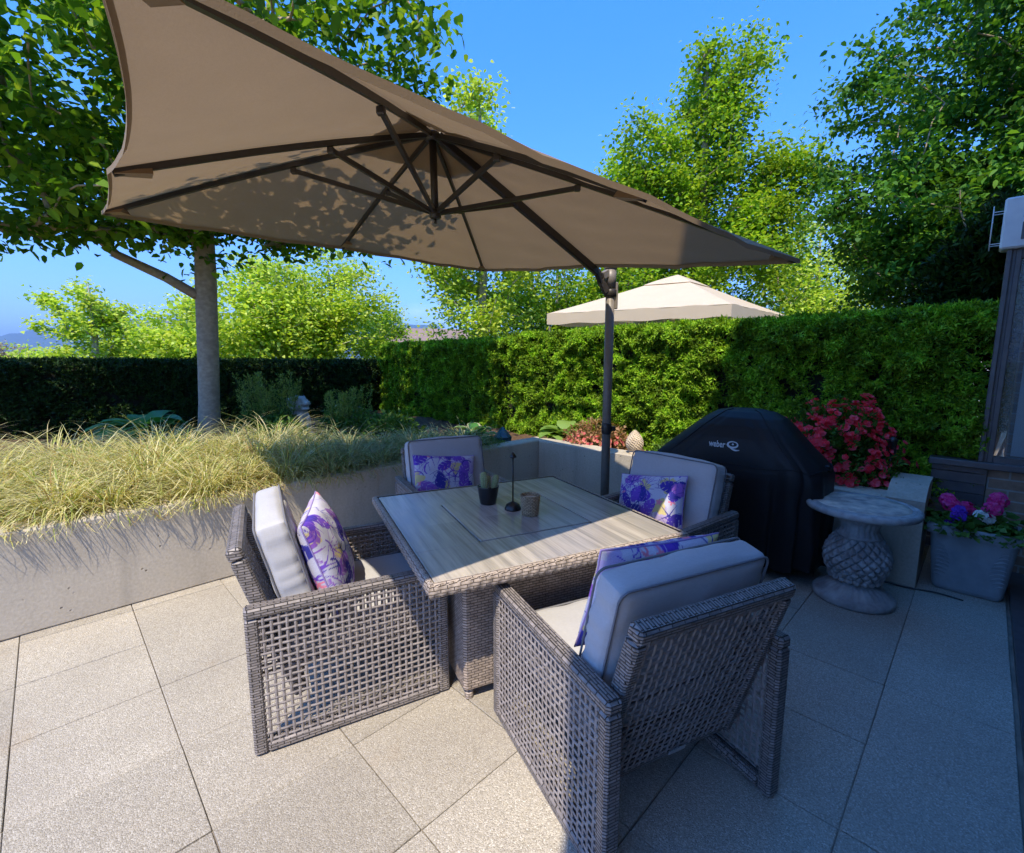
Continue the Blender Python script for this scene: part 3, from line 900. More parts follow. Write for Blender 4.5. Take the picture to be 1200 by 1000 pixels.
def puff_box(m, dims, T, mi=0, n=26, puff=.012, rad=.03, seed=0):
    """upholstered block: rounded edges, slightly crowned faces and soft wrinkles"""
    dx, dy, dz = [d / 2 for d in dims]
    rg = random.Random(seed); ph = [rg.uniform(0, 6) for _ in range(6)]
    h = Vector((dx, dy, dz))
    def sh(p):
        q = Vector(p)
        c = Vector([max(-h[i] + rad, min(h[i] - rad, q[i])) for i in range(3)])
        d = q - c
        if d.length > 1e-9: q = c + d.normalized() * rad
        f = [1 - (q[i] / h[i]) ** 2 for i in range(3)]
        f = [max(0, x) for x in f]
        q = q + Vector(((1 if q.x > 0 else -1) * puff * f[1] * f[2] * (abs(q.x) / dx) ** 4, (1 if q.y > 0 else -1) * puff * .5 * f[0] * f[2] * (abs(q.y) / dy) ** 4, (1 if q.z > 0 else -1) * puff * f[0] * f[1] * (abs(q.z) / dz) ** 4))
        wv = math.sin(q.x * 40 + ph[0]) * math.sin(q.y * 33 + ph[1]) + math.sin(q.z * 45 + ph[2] + q.y * 21)
        e_ = max(abs(q.y) / dy, 0) ** 6
        pk_ = math.sin(q.z * 95 + math.sin(q.z * 31 + ph[3]) * 1.6 + ph[4]) * e_ * .0022 + math.sin((q.z + q.y) * 24 + ph[5]) * math.sin(q.y * 14 + ph[1]) * .0022
        return q + Vector((wv, wv * .6, wv)) * .0011 + Vector((pk_, pk_ * (1 if q.y > 0 else -1), pk_ * .4))
    for ax in range(3):
        for sg in (-1, 1):
            a, b = [i for i in range(3) if i != ax]
            def fn(s, t):
                p = [0, 0, 0]; p[ax] = sg * h[ax]
                p[a] = (2 * s - 1) * h[a]; p[b] = (2 * t - 1) * h[b]
                return T @ sh(p)
            m.grid(fn, n, n, mi, True)
    return sh

def loop_pts(hx, hy, r, n=5):
    pts = []
    for sx, sy, a0 in ((1, 1, 0), (-1, 1, 90), (-1, -1, 180), (1, -1, 270)):
        for k in range(n + 1):
            a = R(a0 + 90 * k / n)
            pts.append((sx * (hx - r) + r * math.cos(a), sy * (hy - r) + r * math.sin(a)))
    return pts + pts[:1]

def make_armchair():
    root = empty('armchair', (0, 0, 0))
    HX, HY, AH, AT = .395, .375, .60, .056
    for sgn in (1, -1):
        m = MB(); yo = sgn * HY; yi = sgn * (HY - AT); lo, hi = min(yo, yi), max(yo, yi)
        m.box((-HX, lo, AH - .045), (HX, hi, AH), 0, None, .010)                    # wrapped top
        for x0, x1 in ((-HX, -HX + .048), (HX - .048, HX)): m.box((x0, lo, 0.004), (x1, hi, AH - .0455), 0, None, .008)
        m.box((-HX + .0485, yo - sgn * .020 if sgn > 0 else yo, .006), (HX - .0485, yo if sgn > 0 else yo + .020, .045), 0, None, .006)
        W = 2 * HX - .09; H = AH - .085
        weave(m, (-HX + .045, yo - sgn * .007, .043), (1, 0, 0), (0, 0, 1), (0, sgn, 0), W, H, 25, 19, .0112, .0014, 1, 1 + sgn)
        weave(m, (-HX + .045, yi + sgn * .006, .30), (1, 0, 0), (0, 0, 1), (0, -sgn, 0), W, .258, 25, 10, .0112, .0014, 1, 5 + sgn)
        # coil wrapped lower rail on the inner side
        k = 64; pts = []; rr = []
        for i in range(k * 4 + 1):
            pts.append((-HX + .05 + (2 * HX - .1) * i / (k * 4), yi + sgn * .016, .026)); rr.append(.019 + .0035 * abs(math.sin(math.pi * i / 4)))
        m.tube(pts, rr, 8, 0)
        m.build('armrest', [M['wicker'], M['strand']], root)
    # back panel, leaning: from (xb, zb) to (xt, zt)
    b0, b1 = Vector((-.215, 0, .165)), Vector((-.415, 0, .815))
    ey = (b1 - b0).normalized(); L = (b1 - b0).length; nn = Vector((-ey.z, 0, ey.x))      # towards the rear
    ex = Vector((0, 1, 0)); hw = .312
    def TT(o): return Matrix(((nn.x, 0, ey.x, o.x), (nn.y, 1, ey.y, o.y), (nn.z, 0, ey.z, o.z), (0, 0, 0, 1)))
    T = TT(b0)
    m = MB()
    m.box((-.028, -hw, L - .05), (.028, hw, L), 0, T, .010)
    for y0, y1 in ((-hw, -hw + .04), (hw - .04, hw)): m.box((-.028, y0, 0), (.028, y1, L - .0505), 0, T, .008)
    m.box((-.02, -hw + .0405, 0), (.02, hw - .0405, .035), 0, T, .006)
    o = b0 + nn * .020 - ex * (hw - .035) + ey * .03
    weave(m, o, ex, ey, nn, 2 * hw - .07, L - .075, 20, 22, .0112, .0014, 1, 9)
    m.build('backrest', [M['wicker'], M['strand']], root)
    m = MB()
    T2 = T @ Matrix.Translation((.030, -.03, .04))
    m.box((-.0015, -.035, -.008), (.0015, .035, .010), 0, T2)
    m.build('maker_tag', M['tag'], root)
    # seat frame
    m = MB()
    m.box((HX - .05, -hw - .006, .225), (HX - .012, hw + .006, .305), 0, None, .008)
    m.box((-.235, -hw - .006, .255), (-.20, hw + .006, .295), 0, None, .008)
    weave(m, (-.2, -hw, .285), (1, 0, 0), (0, 1, 0), (0, 0, 1), HX + .155, 2 * hw, 16, 18, .018, .003, 1, 12)
    m.build('seat_frame', [M['wicker'], M['strand']], root)
    # seat cushion
    m = MB(); T = Matrix.Translation((.085, 0, .368))
    sh = puff_box(m, (.60, .622, .115), T, 0, 26, .016, .028, 3)
    c = m.build('seat_cushion', M['cushion'], root)
    m = MB()
    for z in (.052, -.052): m.tube([(.085 + x, y, .368 + z) for x, y in loop_pts(.298, .309, .03)], .0042, 6, cap=False)
    m.build('piping', M['piping'], c)
    # back cushion
    m = MB(); tilt = R(-14)
    T = Matrix.Translation((-.232, 0, .655)) @ Matrix.Rotation(tilt, 4, 'Y')
    puff_box(m, (.120, .612, .475), T, 0, 30, .020, .03, 5)
    c = m.build('back_cushion', M['cushion'], root)
    m = MB()
    for x in (.056, -.056):
        m.tube([T @ Vector((x, y, z)) for y, z in loop_pts(.304, .236, .035)], .0042, 6, cap=False)
    m.build('piping', M['piping'], c)
    return root

chair = make_armchair()
CH = [((-.81, 2.108), 28.4, 'grey wicker armchair at the left side of the table, side on in the sun'),
      ((.425, 1.640), 115.2, 'grey wicker armchair nearest the camera, seen from behind with its woven back'),
      ((-.42, 3.45), 297.5, 'grey wicker armchair beyond the table in front of the planter wall, mostly hidden'),
      ((.84, 2.79), 217.5, 'grey wicker armchair in the shade beside the black grill cover')]
chairs = []
for i, ((x, y), a, lab) in enumerate(CH):
    c = chair if i == 0 else copy_tree(chair)
    c.location = (x, y, 0); c.rotation_euler = (0, 0, R(a))
    tag(c, lab, 'armchair', 'wicker armchairs round the table')
    chairs.append(c)

# ------------------------------------------------------------------ throw pillows, printed leaf pattern
def paint(X, Y, seed, W, H):
    rg = random.Random(seed)
    base = np.empty(X.shape + (3,)); base[:] = (.58, .58, .72)
    n = np.sin(X * 31 + Y * 17) * np.sin(Y * 29 - X * 13)
    base += (n * .04)[..., None]
    INK = [(.075, .05, .42), (.13, .06, .52), (.20, .09, .58), (.05, .05, .34), (.30, .13, .55)]
    def put(mask, col): base[mask] = col
    for k in range(5):      # pale and yellow blots
        cx, cy = rg.uniform(-W, W), rg.uniform(-H, H); r = rg.uniform(.035, .055)
        th = np.arctan2(Y - cy, X - cx); d = np.hypot(X - cx, Y - cy)
        put(d < r * (1 + .25 * np.sin(3 * th + k) + .12 * np.sin(7 * th)), (.68, .58, .27) if k % 2 == 0 else (.50, .42, .70))
    for k in range(58):
        cx, cy = rg.uniform(-W, W), rg.uniform(-H, H); a0 = rg.uniform(0, 6.3)
        th = (np.arctan2(Y - cy, X - cx) - a0 + math.pi) % (2 * math.pi) - math.pi
        d = np.hypot(X - cx, Y - cy); col = rg.choice(INK); t = k % 4
        if t == 0:        # palm fan
            Rr = rg.uniform(.07, .11); ribs = np.abs(np.sin(th * 6.5))
            put((np.abs(th) < 1.35) & (d < Rr * (1 - .22 * np.abs(th) / 1.35)) & (d > .006) & (ribs * d < .0055 + .18 * d * (1 - d / Rr)), col)
        elif t == 1:      # broad leaf with cut veins
            Rr = rg.uniform(.055, .085); x = d * np.cos(th) - Rr; y = d * np.sin(th)
            e = (x / Rr) ** 2 + (y / (.52 * Rr)) ** 2
            put((e < 1) & ~((np.abs(np.sin((x + np.abs(y) * .9) * 95)) < .20) & (np.abs(y) > .006)), col)
        elif t == 2:      # pointed fronds
            Rr = rg.uniform(.06, .10)
            put((d < Rr) & (np.abs(np.sin(th * 2.5)) * d < .007 * (1 - d / Rr) + .002), col)
        else:             # small coral flowers and lilac strokes
            if rg.random() < .35:
                put(d < .016 * (1 + .45 * np.cos(5 * th)), (.80, .25, .36))
            else:
                put((np.abs(d - .05) < .004) & (np.abs(th) < 1.1), rg.choice(INK))
    return base

def pillow(loc, right, up, W, H, T, seed, label):
    """right/up: unit vectors of the pillow's face; centre at loc"""
    right = Vector(right).normalized(); up = Vector(up); up = (up - right * up.dot(right)).normalized(); nn = right.cross(up)
    nu, nv = 150, 110
    u = np.linspace(-1, 1, nu + 1); v = np.linspace(-1, 1, nv + 1)
    U, V = np.meshgrid(u, v)
    pin = 1 - .055 * (1 - V ** 2) * np.abs(U) ** 3; piv = 1 - .055 * (1 - U ** 2) * np.abs(V) ** 3
    X = U * W / 2 * pin; Y = V * H / 2 * piv
    th = T / 2 * ((1 - U ** 2) * (1 - V ** 2)) ** .42
    wr = .0022 * np.sin(U * 13 + V * 5 + seed) * np.sin(V * 11 - U * 3) * (1 - U ** 2) + .0035 * np.sin((U + V) * 9 + seed) * (np.abs(U * V)) ** 1.5
    m = bpy.data.meshes.new('throw_pillow')
    P3 = []
    for sg in (1, -1):
        Z = sg * th + wr
        P3.append(np.stack([X, Y, Z], -1).reshape(-1, 3))
    co = np.concatenate(P3)
    B = np.array([[right.x, right.y, right.z], [up.x, up.y, up.z], [nn.x, nn.y, nn.z]])
    co = co @ B
    k = (nu + 1) * (nv + 1)
    idx = np.arange(k).reshape(nv + 1, nu + 1)
    f1 = np.stack([idx[:-1, :-1], idx[:-1, 1:], idx[1:, 1:], idx[1:, :-1]], -1).reshape(-1, 4)
    fs = np.concatenate([f1, f1[:, ::-1] + k])
    m.from_pydata(co.tolist(), [], fs.tolist())
    m.polygons.foreach_set('use_smooth', np.ones(len(fs), dtype=bool))
    a = m.color_attributes.new('Print', 'FLOAT_COLOR', 'POINT')
    c1 = paint(X, Y, seed, W / 2, H / 2).reshape(-1, 3); c2 = paint(X, Y, seed + 50, W / 2, H / 2).reshape(-1, 3)
    cc = np.concatenate([c1, c2]); cc = np.concatenate([cc, np.ones((len(cc), 1))], 1)
    a.data.foreach_set('color', cc.astype(np.float32).ravel())
    m.materials.append(M['pillow'])
    o = link('throw_pillow', m, None, loc)
    tag(o, label, 'pillow', 'leaf print throw pillows')
    b = MB()
    pts = [B.T @ np.array([x, y, 0]) for x, y in [(X[0, i], Y[0, i]) for i in range(0, nu, 6)] + [(X[i, nu], Y[i, nu]) for i in range(0, nv, 6)] + [(X[nv, i], Y[nv, i]) for i in range(nu, 0, -6)] + [(X[i, 0], Y[i, 0]) for i in range(nv, 0, -6)]]
    b.tube(pts + pts[:1], .0035, 6, cap=False)
    b.build('piping', M['lilac'], o)
    return o

def in_chair(i, x, y, z):
    (cx, cy), a, _ = CH[i]; a = R(a)
    return Vector((cx + x * math.cos(a) - y * math.sin(a), cy + x * math.sin(a) + y * math.cos(a), z))
def chair_vec(i, x, y, z):
    a = R(CH[i][1]); return Vector((x * math.cos(a) - y * math.sin(a), x * math.sin(a) + y * math.cos(a), z))
pillow(in_chair(0, -.060, -.04, .64), chair_vec(0, .20, .97, 0), chair_vec(0, -.32, .07, 1), .54, .45, .17, 3, 'purple leaf print pillow on the sunny left armchair')
pillow(in_chair(1, -.095, -.02, .705), chair_vec(1, 0, 1, .05), chair_vec(1, -.28, 0, 1), .52, .40, .14, 4, 'purple leaf print pillow whose top edge shows over the nearest chair back')
pillow(in_chair(2, -.095, -.06, .625), chair_vec(2, 0, 1, -.10), chair_vec(2, -.30, 0, 1), .50, .33, .13, 5, 'wide purple leaf print pillow on the chair by the planter wall')
pillow(in_chair(3, -.085, -.05, .615), chair_vec(3, 0, 1, .16), chair_vec(3, -.34, 0, 1), .50, .35, .13, 6, 'purple leaf print pillow on the chair beside the grill cover')

# ------------------------------------------------------------------ table
TC = Vector((0.0, 2.47, 0)); TA = R(25.4); TS = .645; TH = .68
table = empty('patio_table', TC, TA, 'square wicker dining table with wood look tile top and inset centre panel', 'table')
m = MB(); m.box((-TS + .03, -TS + .03, TH - .022), (TS - .03, TS - .03, TH - .001), 0, None, .003)
# square opening for the centre panel is modelled as a raised-free groove: four border planks and the panel
m = MB()
q = .305
for (a, b) in (((-TS + .034, -TS + .034), (TS - .034, -q - .008)), ((-TS + .034, q + .004), (TS - .034, TS - .034)), ((-TS + .034, -q - .0075), (-q - .008, q + .0075)), ((q + .008, -q - .0075), (TS - .034, q + .0075))):
    m.box((a[0], a[1], TH - .02), (b[0], b[1], TH), 0, None, .002)
m.build('tabletop', M['tile'], table)
m = MB(); m.box((-q, -q, TH - .02), (q, q, TH + .0015), 0, None, .002); m.build('centre_panel', M['tile'], table)
m = MB(); m.box((-TS + .03, -TS + .03, TH - .045), (TS - .03, TS - .03, TH - .021)); m.build('underframe', M['black'], table)
m = MB()
for k in range(4):
    T = Matrix.Rotation(k * math.pi / 2, 4, 'Z')
    n_ = 60; prof = []
    for j in range(9):
        a = math.pi * (j / 8) - math.pi / 2
        prof.append((-TS + .024 - .024 * math.cos(a) if False else -TS + .014 - .014 * math.cos(a), TH - .024 + .027 * math.sin(a)))
    prof = [(-TS + .026, TH + .003)] + prof[::-1] + [(-TS + .026, TH - .051)]
    def fn(s, t, T=T, prof=prof):
        j = t * (len(prof) - 1); j0 = min(int(j), len(prof) - 2); f = j - j0
        y = prof[j0][0] * (1 - f) + prof[j0 + 1][0] * f; z = prof[j0][1] * (1 - f) + prof[j0 + 1][1] * f
        x = (2 * s - 1) * (-y)
        w = .0022 * math.sin(s * 190 + t * 9)
        return T @ Vector((x, y - w * (1 if 0 < t < 1 else 0), z))
    m.grid(fn, 190, len(prof) - 1, 0, True)
m.build('braided_rim', M['wicker_rim'], table)
m = MB(); bs = .44
m.box((-bs, -bs, .045), (bs, bs, TH - .046), 0, None, .014)
m.build('pedestal', M['wicker_table'], table)
for sx in (-1, 1):
    for sy in (-1, 1):
        m = MB(); m.lathe([(.017, 0), (.02, .006), (.02, .05)], 14, 0, True, (sx * (bs - .03), sy * (bs - .03), 0)); m.build('foot', M['wicker_rim'], table)

# things on the table
ZT = TH + .0015
pot = empty('cactus_pot', (-.139, 2.640, ZT), .3, 'small cactus in a glossy black pot on the table', 'cactus')
m = MB(); m.lathe([(.043, 0), (.047, .004), (.055, .05), (.062, .098), (.064, .105), (.058, .105), (.055, .088)], 28); m.build('pot', M['black'], pot)
m = MB(); m.lathe([(.0555, .085), (.03, .089), (0.0001, .090)], 20); m.build('soil', M['soil'], pot)
def cact(x, y, h, r, tilt):
    m = MB(); T = Matrix.Translation((x, y, .085)) @ Matrix.Rotation(tilt, 4, 'Y')
    n = 60; prof = [(r * .8, 0), (r, h * .3), (r, h * .7), (r * .85, h * .88), (r * .5, h * .97), (.0005, h)]
    vs = []; fs = []
    for (rr, z) in prof:
        for k in range(n):
            a = 2 * math.pi * k / n; q2 = rr * (1 + .10 * math.cos(12 * a)); vs.append(T @ Vector((q2 * math.cos(a), q2 * math.sin(a), z)))
    for j in range(len(prof) - 1):
        for k in range(n): fs.append((j*n+k, j*n+(k+1) % n, (j+1)*n+(k+1) % n, (j+1)*n+k))
    m.add(vs, fs, 0, True)
    rg = random.Random(int(h * 1000))
    for rib in range(12):
        for z in range(1, 8):
            a = 2 * math.pi * rib / 12; p = T @ Vector((r * 1.08 * math.cos(a), r * 1.08 * math.sin(a), h * z / 8.2))
            for s in range(3):
                d = Vector((math.cos(a) + rg.uniform(-.6, .6), math.sin(a) + rg.uniform(-.6, .6), rg.uniform(-.4, .6))) * .008
                m.tube([p, p + d], [.0006, .0003], 3, 1, False)
    m.build('cactus', [M['cactus'], M['spine']], pot)
cact(-.020, .0, .105, .020, -.06); cact(.032, -.004, .085, .017, .22); cact(.004, .024, .075, .016, .02)
lamp = empty('table_lamp', (.005, 2.530, ZT), 0, 'slender black metal stand with a tiny pointed top on the table', 'lamp')
m = MB(); m.lathe([(.046, 0), (.047, .006), (.043, .014), (.036, .030), (.020, .040), (.006, .046), (.005, .05)], 28); m.build('base', M['black'], lamp)
m = MB(); m.tube([(0, 0, .045), (0, 0, .305)], .0042, 10); m.build('stem', M['black'], lamp)
m = MB(); m.lathe([(.004, .285), (.007, .292), (.020, .296), (.021, .299), (.010, .315), (.002, .326)], 20); m.build('lamp_head', M['black'], lamp)
cand = empty('candle_holder', (.098, 2.435, ZT), .2, 'woven straw candle holder beside the black stand on the table', 'candle')
m = MB()
m.lathe([(.041, 0), (.043, .004), (.048, .05), (.052, .108), (.0525, .112), (.049, .112), (.046, .06)], 40, 0, True, (0, 0, 0), lambda th, z, r: .0012 * math.sin(th * 26 + (z * 620)))
for k in range(22):
    a = 2 * math.pi * k / 22
    m.tube([((.0435 + .0095 * j / 7) * math.cos(a + j * .12), (.0435 + .0095 * j / 7) * math.sin(a + j * .12), .003 + .108 * j / 7) for j in range(8)], .0018, 5, 0, False)
    m.tube([((.0435 + .0095 * j / 7) * math.cos(a - j * .12), (.0435 + .0095 * j / 7) * math.sin(a - j * .12), .003 + .108 * j / 7) for j in range(8)], .0018, 5, 0, False)
m.build('basket', M['rattan'], cand)
m = MB(); m.lathe([(.038, .03), (.040, .095), (.036, .097), (.0005, .094)], 24); m.build('candle', M['wax'], cand)

# ------------------------------------------------------------------ cantilever umbrella
UB = Vector((.79, 3.87, 0))
umb = empty('umbrella', UB, 0, 'large square taupe cantilever umbrella on a dark side pole over the table', 'umbrella')
def V3(*p): return Vector(p) - UB
UK = 1.27       # members below were first measured for a 2.3 m canopy
pA, pB, pC, pD = V3(-2.51, 3.01, 2.412), V3(-.63, .78, 2.13), V3(1.59, 2.68, 2.06), V3(-.285, 4.90, 2.425)
pAB, pBC, pDC, pAD = V3(-1.555, 1.91, 2.232), V3(.49, 1.75, 2.085), V3(.65, 3.78, 2.25), V3(-1.38, 3.95, 2.425)
apex = V3(-.45, 2.845, 2.80)
rim = [pA, pAB, pB, pBC, pC, pDC, pD, pAD]
m = MB()
for k in range(8):
    a, b = rim[k], rim[(k + 1) % 8]
    cen = (a + b) / 2; inw = (apex - cen); inw.z = 0; inw.normalize()
    bow = .060 if k == 1 else .018
    def fn(s, t, a=a, b=b, inw=inw, bow=bow):
        r = .055 + .945 * t
        e = a.lerp(b, s) + inw * bow * 4 * s * (1 - s)
        p = apex.lerp(e, r)
        p = p - Vector((0, 0, 1)) * (.034 * 4 * s * (1 - s) * r * (1.4 - r)) + Vector((0, 0, .02 * math.sin(math.pi * r)))
        p.z += 4 * s * (1 - s) * (.004 * math.sin(s * 19 + k) * math.sin(r * 23) + .003 * math.sin(s * 31 + k * 2) * r ** 5 + .004 * math.sin(r * 40 + s * 9 + k))
        return p
    m.grid(fn, 14, 26, 0, True)
    m.grid(lambda s, t, fn=fn: fn(s, .990 + .009 * t) - Vector((0, 0, .003)), 14, 1, 0, True)
    # turned hem along the free edge
    m.grid(lambda s, t, fn=fn: fn(s, 1) + Vector((0, 0, -.022 * t)), 14, 1, 0, True)
m.build('canopy', M['canopy'], umb)
m = MB()
for k in range(8):
    a, b = rim[k], rim[(k + 1) % 8]
    m.grid(lambda s, t, a=a, b=b: apex.lerp(a.lerp(b, s), .02 + .22 * t) + Vector((0, 0, .055 - .03 * t)), 6, 4, 0, True)
m.build('vent_cap', M['canopy'], umb)
hubz = apex - Vector((0, 0, .035))
low = V3(-.442, 2.835, 2.345)
m = MB(); m.tube([hubz + Vector((0, 0, -.01)), low + Vector((0, 0, -.015))], .021, 12); m.build('mast', M['frame_metal'], umb)
m = MB(); m.lathe([(.022, -.03), (.034, -.022), (.034, .012), (.026, .02)], 20, 0, True, tuple(low)); m.tube([low - Vector((0, 0, .03)), low - Vector((0, 0, .055))], .008, 8)
m.build('lower_hub', M['frame_metal'], umb)
m = MB(); m.lathe([(.03, -.03), (.045, -.02), (.045, .01), (.03, .02)], 20, 0, True, tuple(hubz)); m.build('upper_hub', M['frame_metal'], umb)
for k, e in enumerate(rim):
    dz = Vector((0, 0, -.022))
    st, en = apex + dz + Vector((0, 0, -.006)), e + dz * .8
    if k != 5:
        m = MB()
        pts = [st.lerp(en, t / 8) + Vector((0, 0, .018 * math.sin(math.pi * t / 8))) for t in range(9)]
        pts[-1] = st.lerp(en, .988)
        for a, b in zip(pts[:-1], pts[1:]): m.bar(a, b, .018, .026, 0)
        m.build('rib', M['frame_metal'], umb)
        m = MB()
        d = (en - st).normalized(); s_ = d.cross(Vector((0, 0, 1))).normalized(); o = st.lerp(en, .985)
        m.add([o + s_ * .022 + Vector((0, 0, -.006)), o - s_ * .022 + Vector((0, 0, -.006)), o - d * .13 - s_ * .034 + Vector((0, 0, -.030)), o - d * .13 + s_ * .034 + Vector((0, 0, -.030)), o - d * .13 + Vector((0, 0, .008))], [(0, 1, 2, 3), (0, 3, 4), (1, 4, 2), (2, 4, 3), (0, 4, 1)])
        m.build('rib_pocket', M['canopy'], umb)
    f = .40 if k != 5 else .43
    q_ = st.lerp(en, f) + Vector((0, 0, -.016))
    m = MB(); m.bar(low, q_, .018, .024, 0); 
    m.box((-.018, -.014, -.018), (.018, .014, .014), 0, Matrix.Translation(q_), .005)
    m.build('strut', M['frame_metal'], umb)
# the arm under the rib that leads to the pole, bent down at its end
m = MB()
arm = [apex + Vector((.03, .03, -.03)), (apex + pDC) / 2 + Vector((0, 0, -.028)), pDC + Vector((-.06, -.05, -.012)), pDC + Vector((.02, .018, -.055)), pDC + Vector((.055, .05, -.115)), Vector((-.035, -.03, 2.05))]
for a, b in zip(arm[:-1], arm[1:]):
    d = (b - a).normalized(); m.bar(a - d * .01, b + d * .01, .038, .062, 0, (0, 0, 1), .008)
m.build('arm', M['frame_metal'], umb)
m = MB(); m.tube([(0, 0, .06), (0, 0, 2.32)], .036, 20); m.build('pole', M['steel'], umb)
m = MB(); m.tube([(0, 0, 2.085), (0, 0, 2.235)], .044, 20); m.tube([(0, 0, 2.2335), (0, 0, 2.242)], .050, 20)
m.bar((-.075, -.06, 2.17), (-.025, -.02, 2.20), .036, .06, 0, (0, 0, 1), .006); m.box((.036, -.016, 1.92), (.060, .016, 2.13), 0, None, .005)
m.build('clamp_collar', M['steel'], umb)
m = MB(); m.lathe([(.040, 2.015), (.050, 2.024), (.050, 2.066), (.040, 2.076)], 20); m.build('slide_collar', M['frame_metal'], umb)
m = MB(); m.lathe([(.0365, .90), (.042, .91), (.042, .985), (.0365, .995)], 20); m.box((.030, -.014, .925), (.075, .014, .965), 0, None, .004); m.build('crank_boss', M['frame_metal'], umb)
m = MB()
for a in (0, 90): m.box((-.42, -.035, .004), (.42, .035, .05 + .002 * (a > 0)), 0, Matrix.Rotation(R(a + 40), 4, 'Z'), .006)
m.lathe([(.07, .05), (.07, .06), (.045, .07), (.036, .16)], 20)
m.build('base', M['frame_metal'], umb)

# ------------------------------------------------------------------ covered grill
grill = empty('grill_cover', P(-.33, 2.33), YAW, 'grill under a black fitted cover with pale lettering by the wall', 'grill cover')
gprof = [(.10, .600, .275, 0), (.28, .612, .280, 0), (.50, .615, .275, 0), (.70, .612, .272, 0), (.755, .605, .268, 0), (.80, .575, .262, .01), (.88, .49, .250, .02), (.96, .41, .235, .03), (1.04, .335, .205, .04), (1.10, .27, .165, .05), (1.14, .20, .11, .05), (1.158, .11, .06, .05), (1.163, .002, .002, .05)]
def gsurf(th, s):
    j = s * (len(gprof) - 1); j0 = min(int(j), len(gprof) - 2); f = j - j0
    z, a, b, cx = [gprof[j0][i] * (1 - f) + gprof[j0 + 1][i] * f for i in range(4)]
    ex = 2 / (4.6 if z < .8 else 4.6 - 2.4 * min(1, (z - .8) / .3))
    c_, s_ = math.cos(th), math.sin(th)
    x = b * math.copysign(abs(c_) ** ex, c_); y = a * math.copysign(abs(s_) ** ex, s_) - cx
    low_ = max(0, (.86 - z) / .76)
    rp = (1 + .030 * low_ * math.sin(9 * th + 1.0) + .018 * low_ * math.sin(17 * th + z * 3) + .006 * math.sin(5 * th + z * 19))
    # deep folds falling from the lid on the front
    fold = .042 * math.exp(-((th - 2.80) / .07) ** 2) + .050 * math.exp(-((th - 3.46) / .08) ** 2) + .022 * math.exp(-((th - 3.9) / .06) ** 2)
    rp -= fold * (.25 + low_) * 2.2
    z2 = z + (.012 * math.sin(6 * th) * low_ if z > .12 else .015 * math.sin(5 * th)) - .02 * math.exp(-((z - .78) / .04) ** 2) * math.sin(4 * th + 1) ** 2
    return Vector((x * rp, y * rp, z2))
m = MB(); m.grid(lambda a, b: gsurf(2 * math.pi * a, b), 220, 96, 0, True)
gc = m.build('cover', M['cover'], grill)
# seams on the cover
m = MB()
m.tube([gsurf(2 * math.pi * k / 120, .40) * 1.004 for k in range(121)], .004, 5, cap=False)
for th in (2.55, 3.75): m.tube([gsurf(th, .40 + .5 * k / 20) * 1.002 for k in range(21)], .003, 5, cap=False)
m.box((-.02, -.02, -.02), (.02, .02, .02), 0, Matrix.Translation(gsurf(math.pi * 1.5, .42)), .008)
m.build('seam', M['cover'], grill)
# lettering: find the cover's surface in front of a given local (y, z)
from mathutils.bvhtree import BVHTree
bv = BVHTree.FromPolygons([Vector(v) for v in gc.data.vertices and [tuple(v.co) for v in gc.data.vertices]], [tuple(p.vertices) for p in gc.data.polygons])
def onface(y, z):
    h = bv.ray_cast(Vector((-2, y, z)), Vector((1, 0, 0)))
    return (h[0], h[1]) if h[0] is not None else (Vector((-.27, y, z)), Vector((-1, 0, .3)))
lc, ln = onface(.0, .91)
if ln.x > 0: ln = -ln
zx = ln.normalized(); yx = Vector((0, 0, 1)); yx = (yx - zx * yx.dot(zx)).normalized(); xx = yx.cross(zx)
LT = Matrix(((xx.x, yx.x, zx.x, lc.x), (xx.y, yx.y, zx.y, lc.y), (xx.z, yx.z, zx.z, lc.z), (0, 0, 0, 1)))
def conform(pts3):
    out = []
    for x, y, h in pts3:
        p = LT @ Vector((x, y, 0)); r = bv.ray_cast(p + zx * .3, -zx)
        out.append((r[0] if r[0] is not None else p) + zx * h)
    return out
cu = bpy.data.curves.new('lettering', 'FONT'); cu.body = 'weber'; cu.size = .062; cu.extrude = .0; cu.offset = .0012; cu.resolution_u = 3
fo = bpy.data.objects.new('lettering', cu); COL.objects.link(fo)
dg_ = bpy.context.evaluated_depsgraph_get(); tm = bpy.data.meshes.new_from_object(fo.evaluated_get(dg_))
bpy.data.objects.remove(fo)
xs_ = [v.co.x for v in tm.vertices]; x0, x1 = min(xs_), max(xs_)
m = MB()
vv = conform([((v.co.x - x0) / (x1 - x0) * .118 - .115, v.co.y * 1.05 - .022, .003) for v in tm.vertices])
m.add(vv, [tuple(p.vertices) for p in tm.polygons])
ring = []
n = 40
vs = []
for k in range(n):
    a = 2 * math.pi * k / n
    for (rx, ry, dx, dy) in ((.040, .026, 0, 0), (.028, .016, .002, .003)):
        vs.append((.052 + dx + rx * math.cos(a), .004 + dy + ry * math.sin(a), .003))
m.add(conform(vs), [(2*k, 2*k+1, 2*((k+1) % n)+1, 2*((k+1) % n)) for k in range(n)])
tail = [(.028 + .075 * t, -.012 - .018 * math.sin(t * 2.4) - .004 * t) for t in np.linspace(0, 1, 12)]
vs = []
for i, (x, y) in enumerate(tail):
    w = .0045 * math.sin(math.pi * (i + .6) / 12.4) + .0012; vs += [(x, y + w, .004), (x, y - w, .004)]
m.add(conform(vs), [(2*i, 2*i+1, 2*i+3, 2*i+2) for i in range(11)])
m.add(conform([(.054 + .007 * math.cos(a) * (1 - .3 * math.sin(a)), .008 + .006 * math.sin(a), .004) for a in np.linspace(0, 2 * math.pi, 14)[:-1]]), [tuple(range(13))])
m.build('logo', M['logo'], gc)

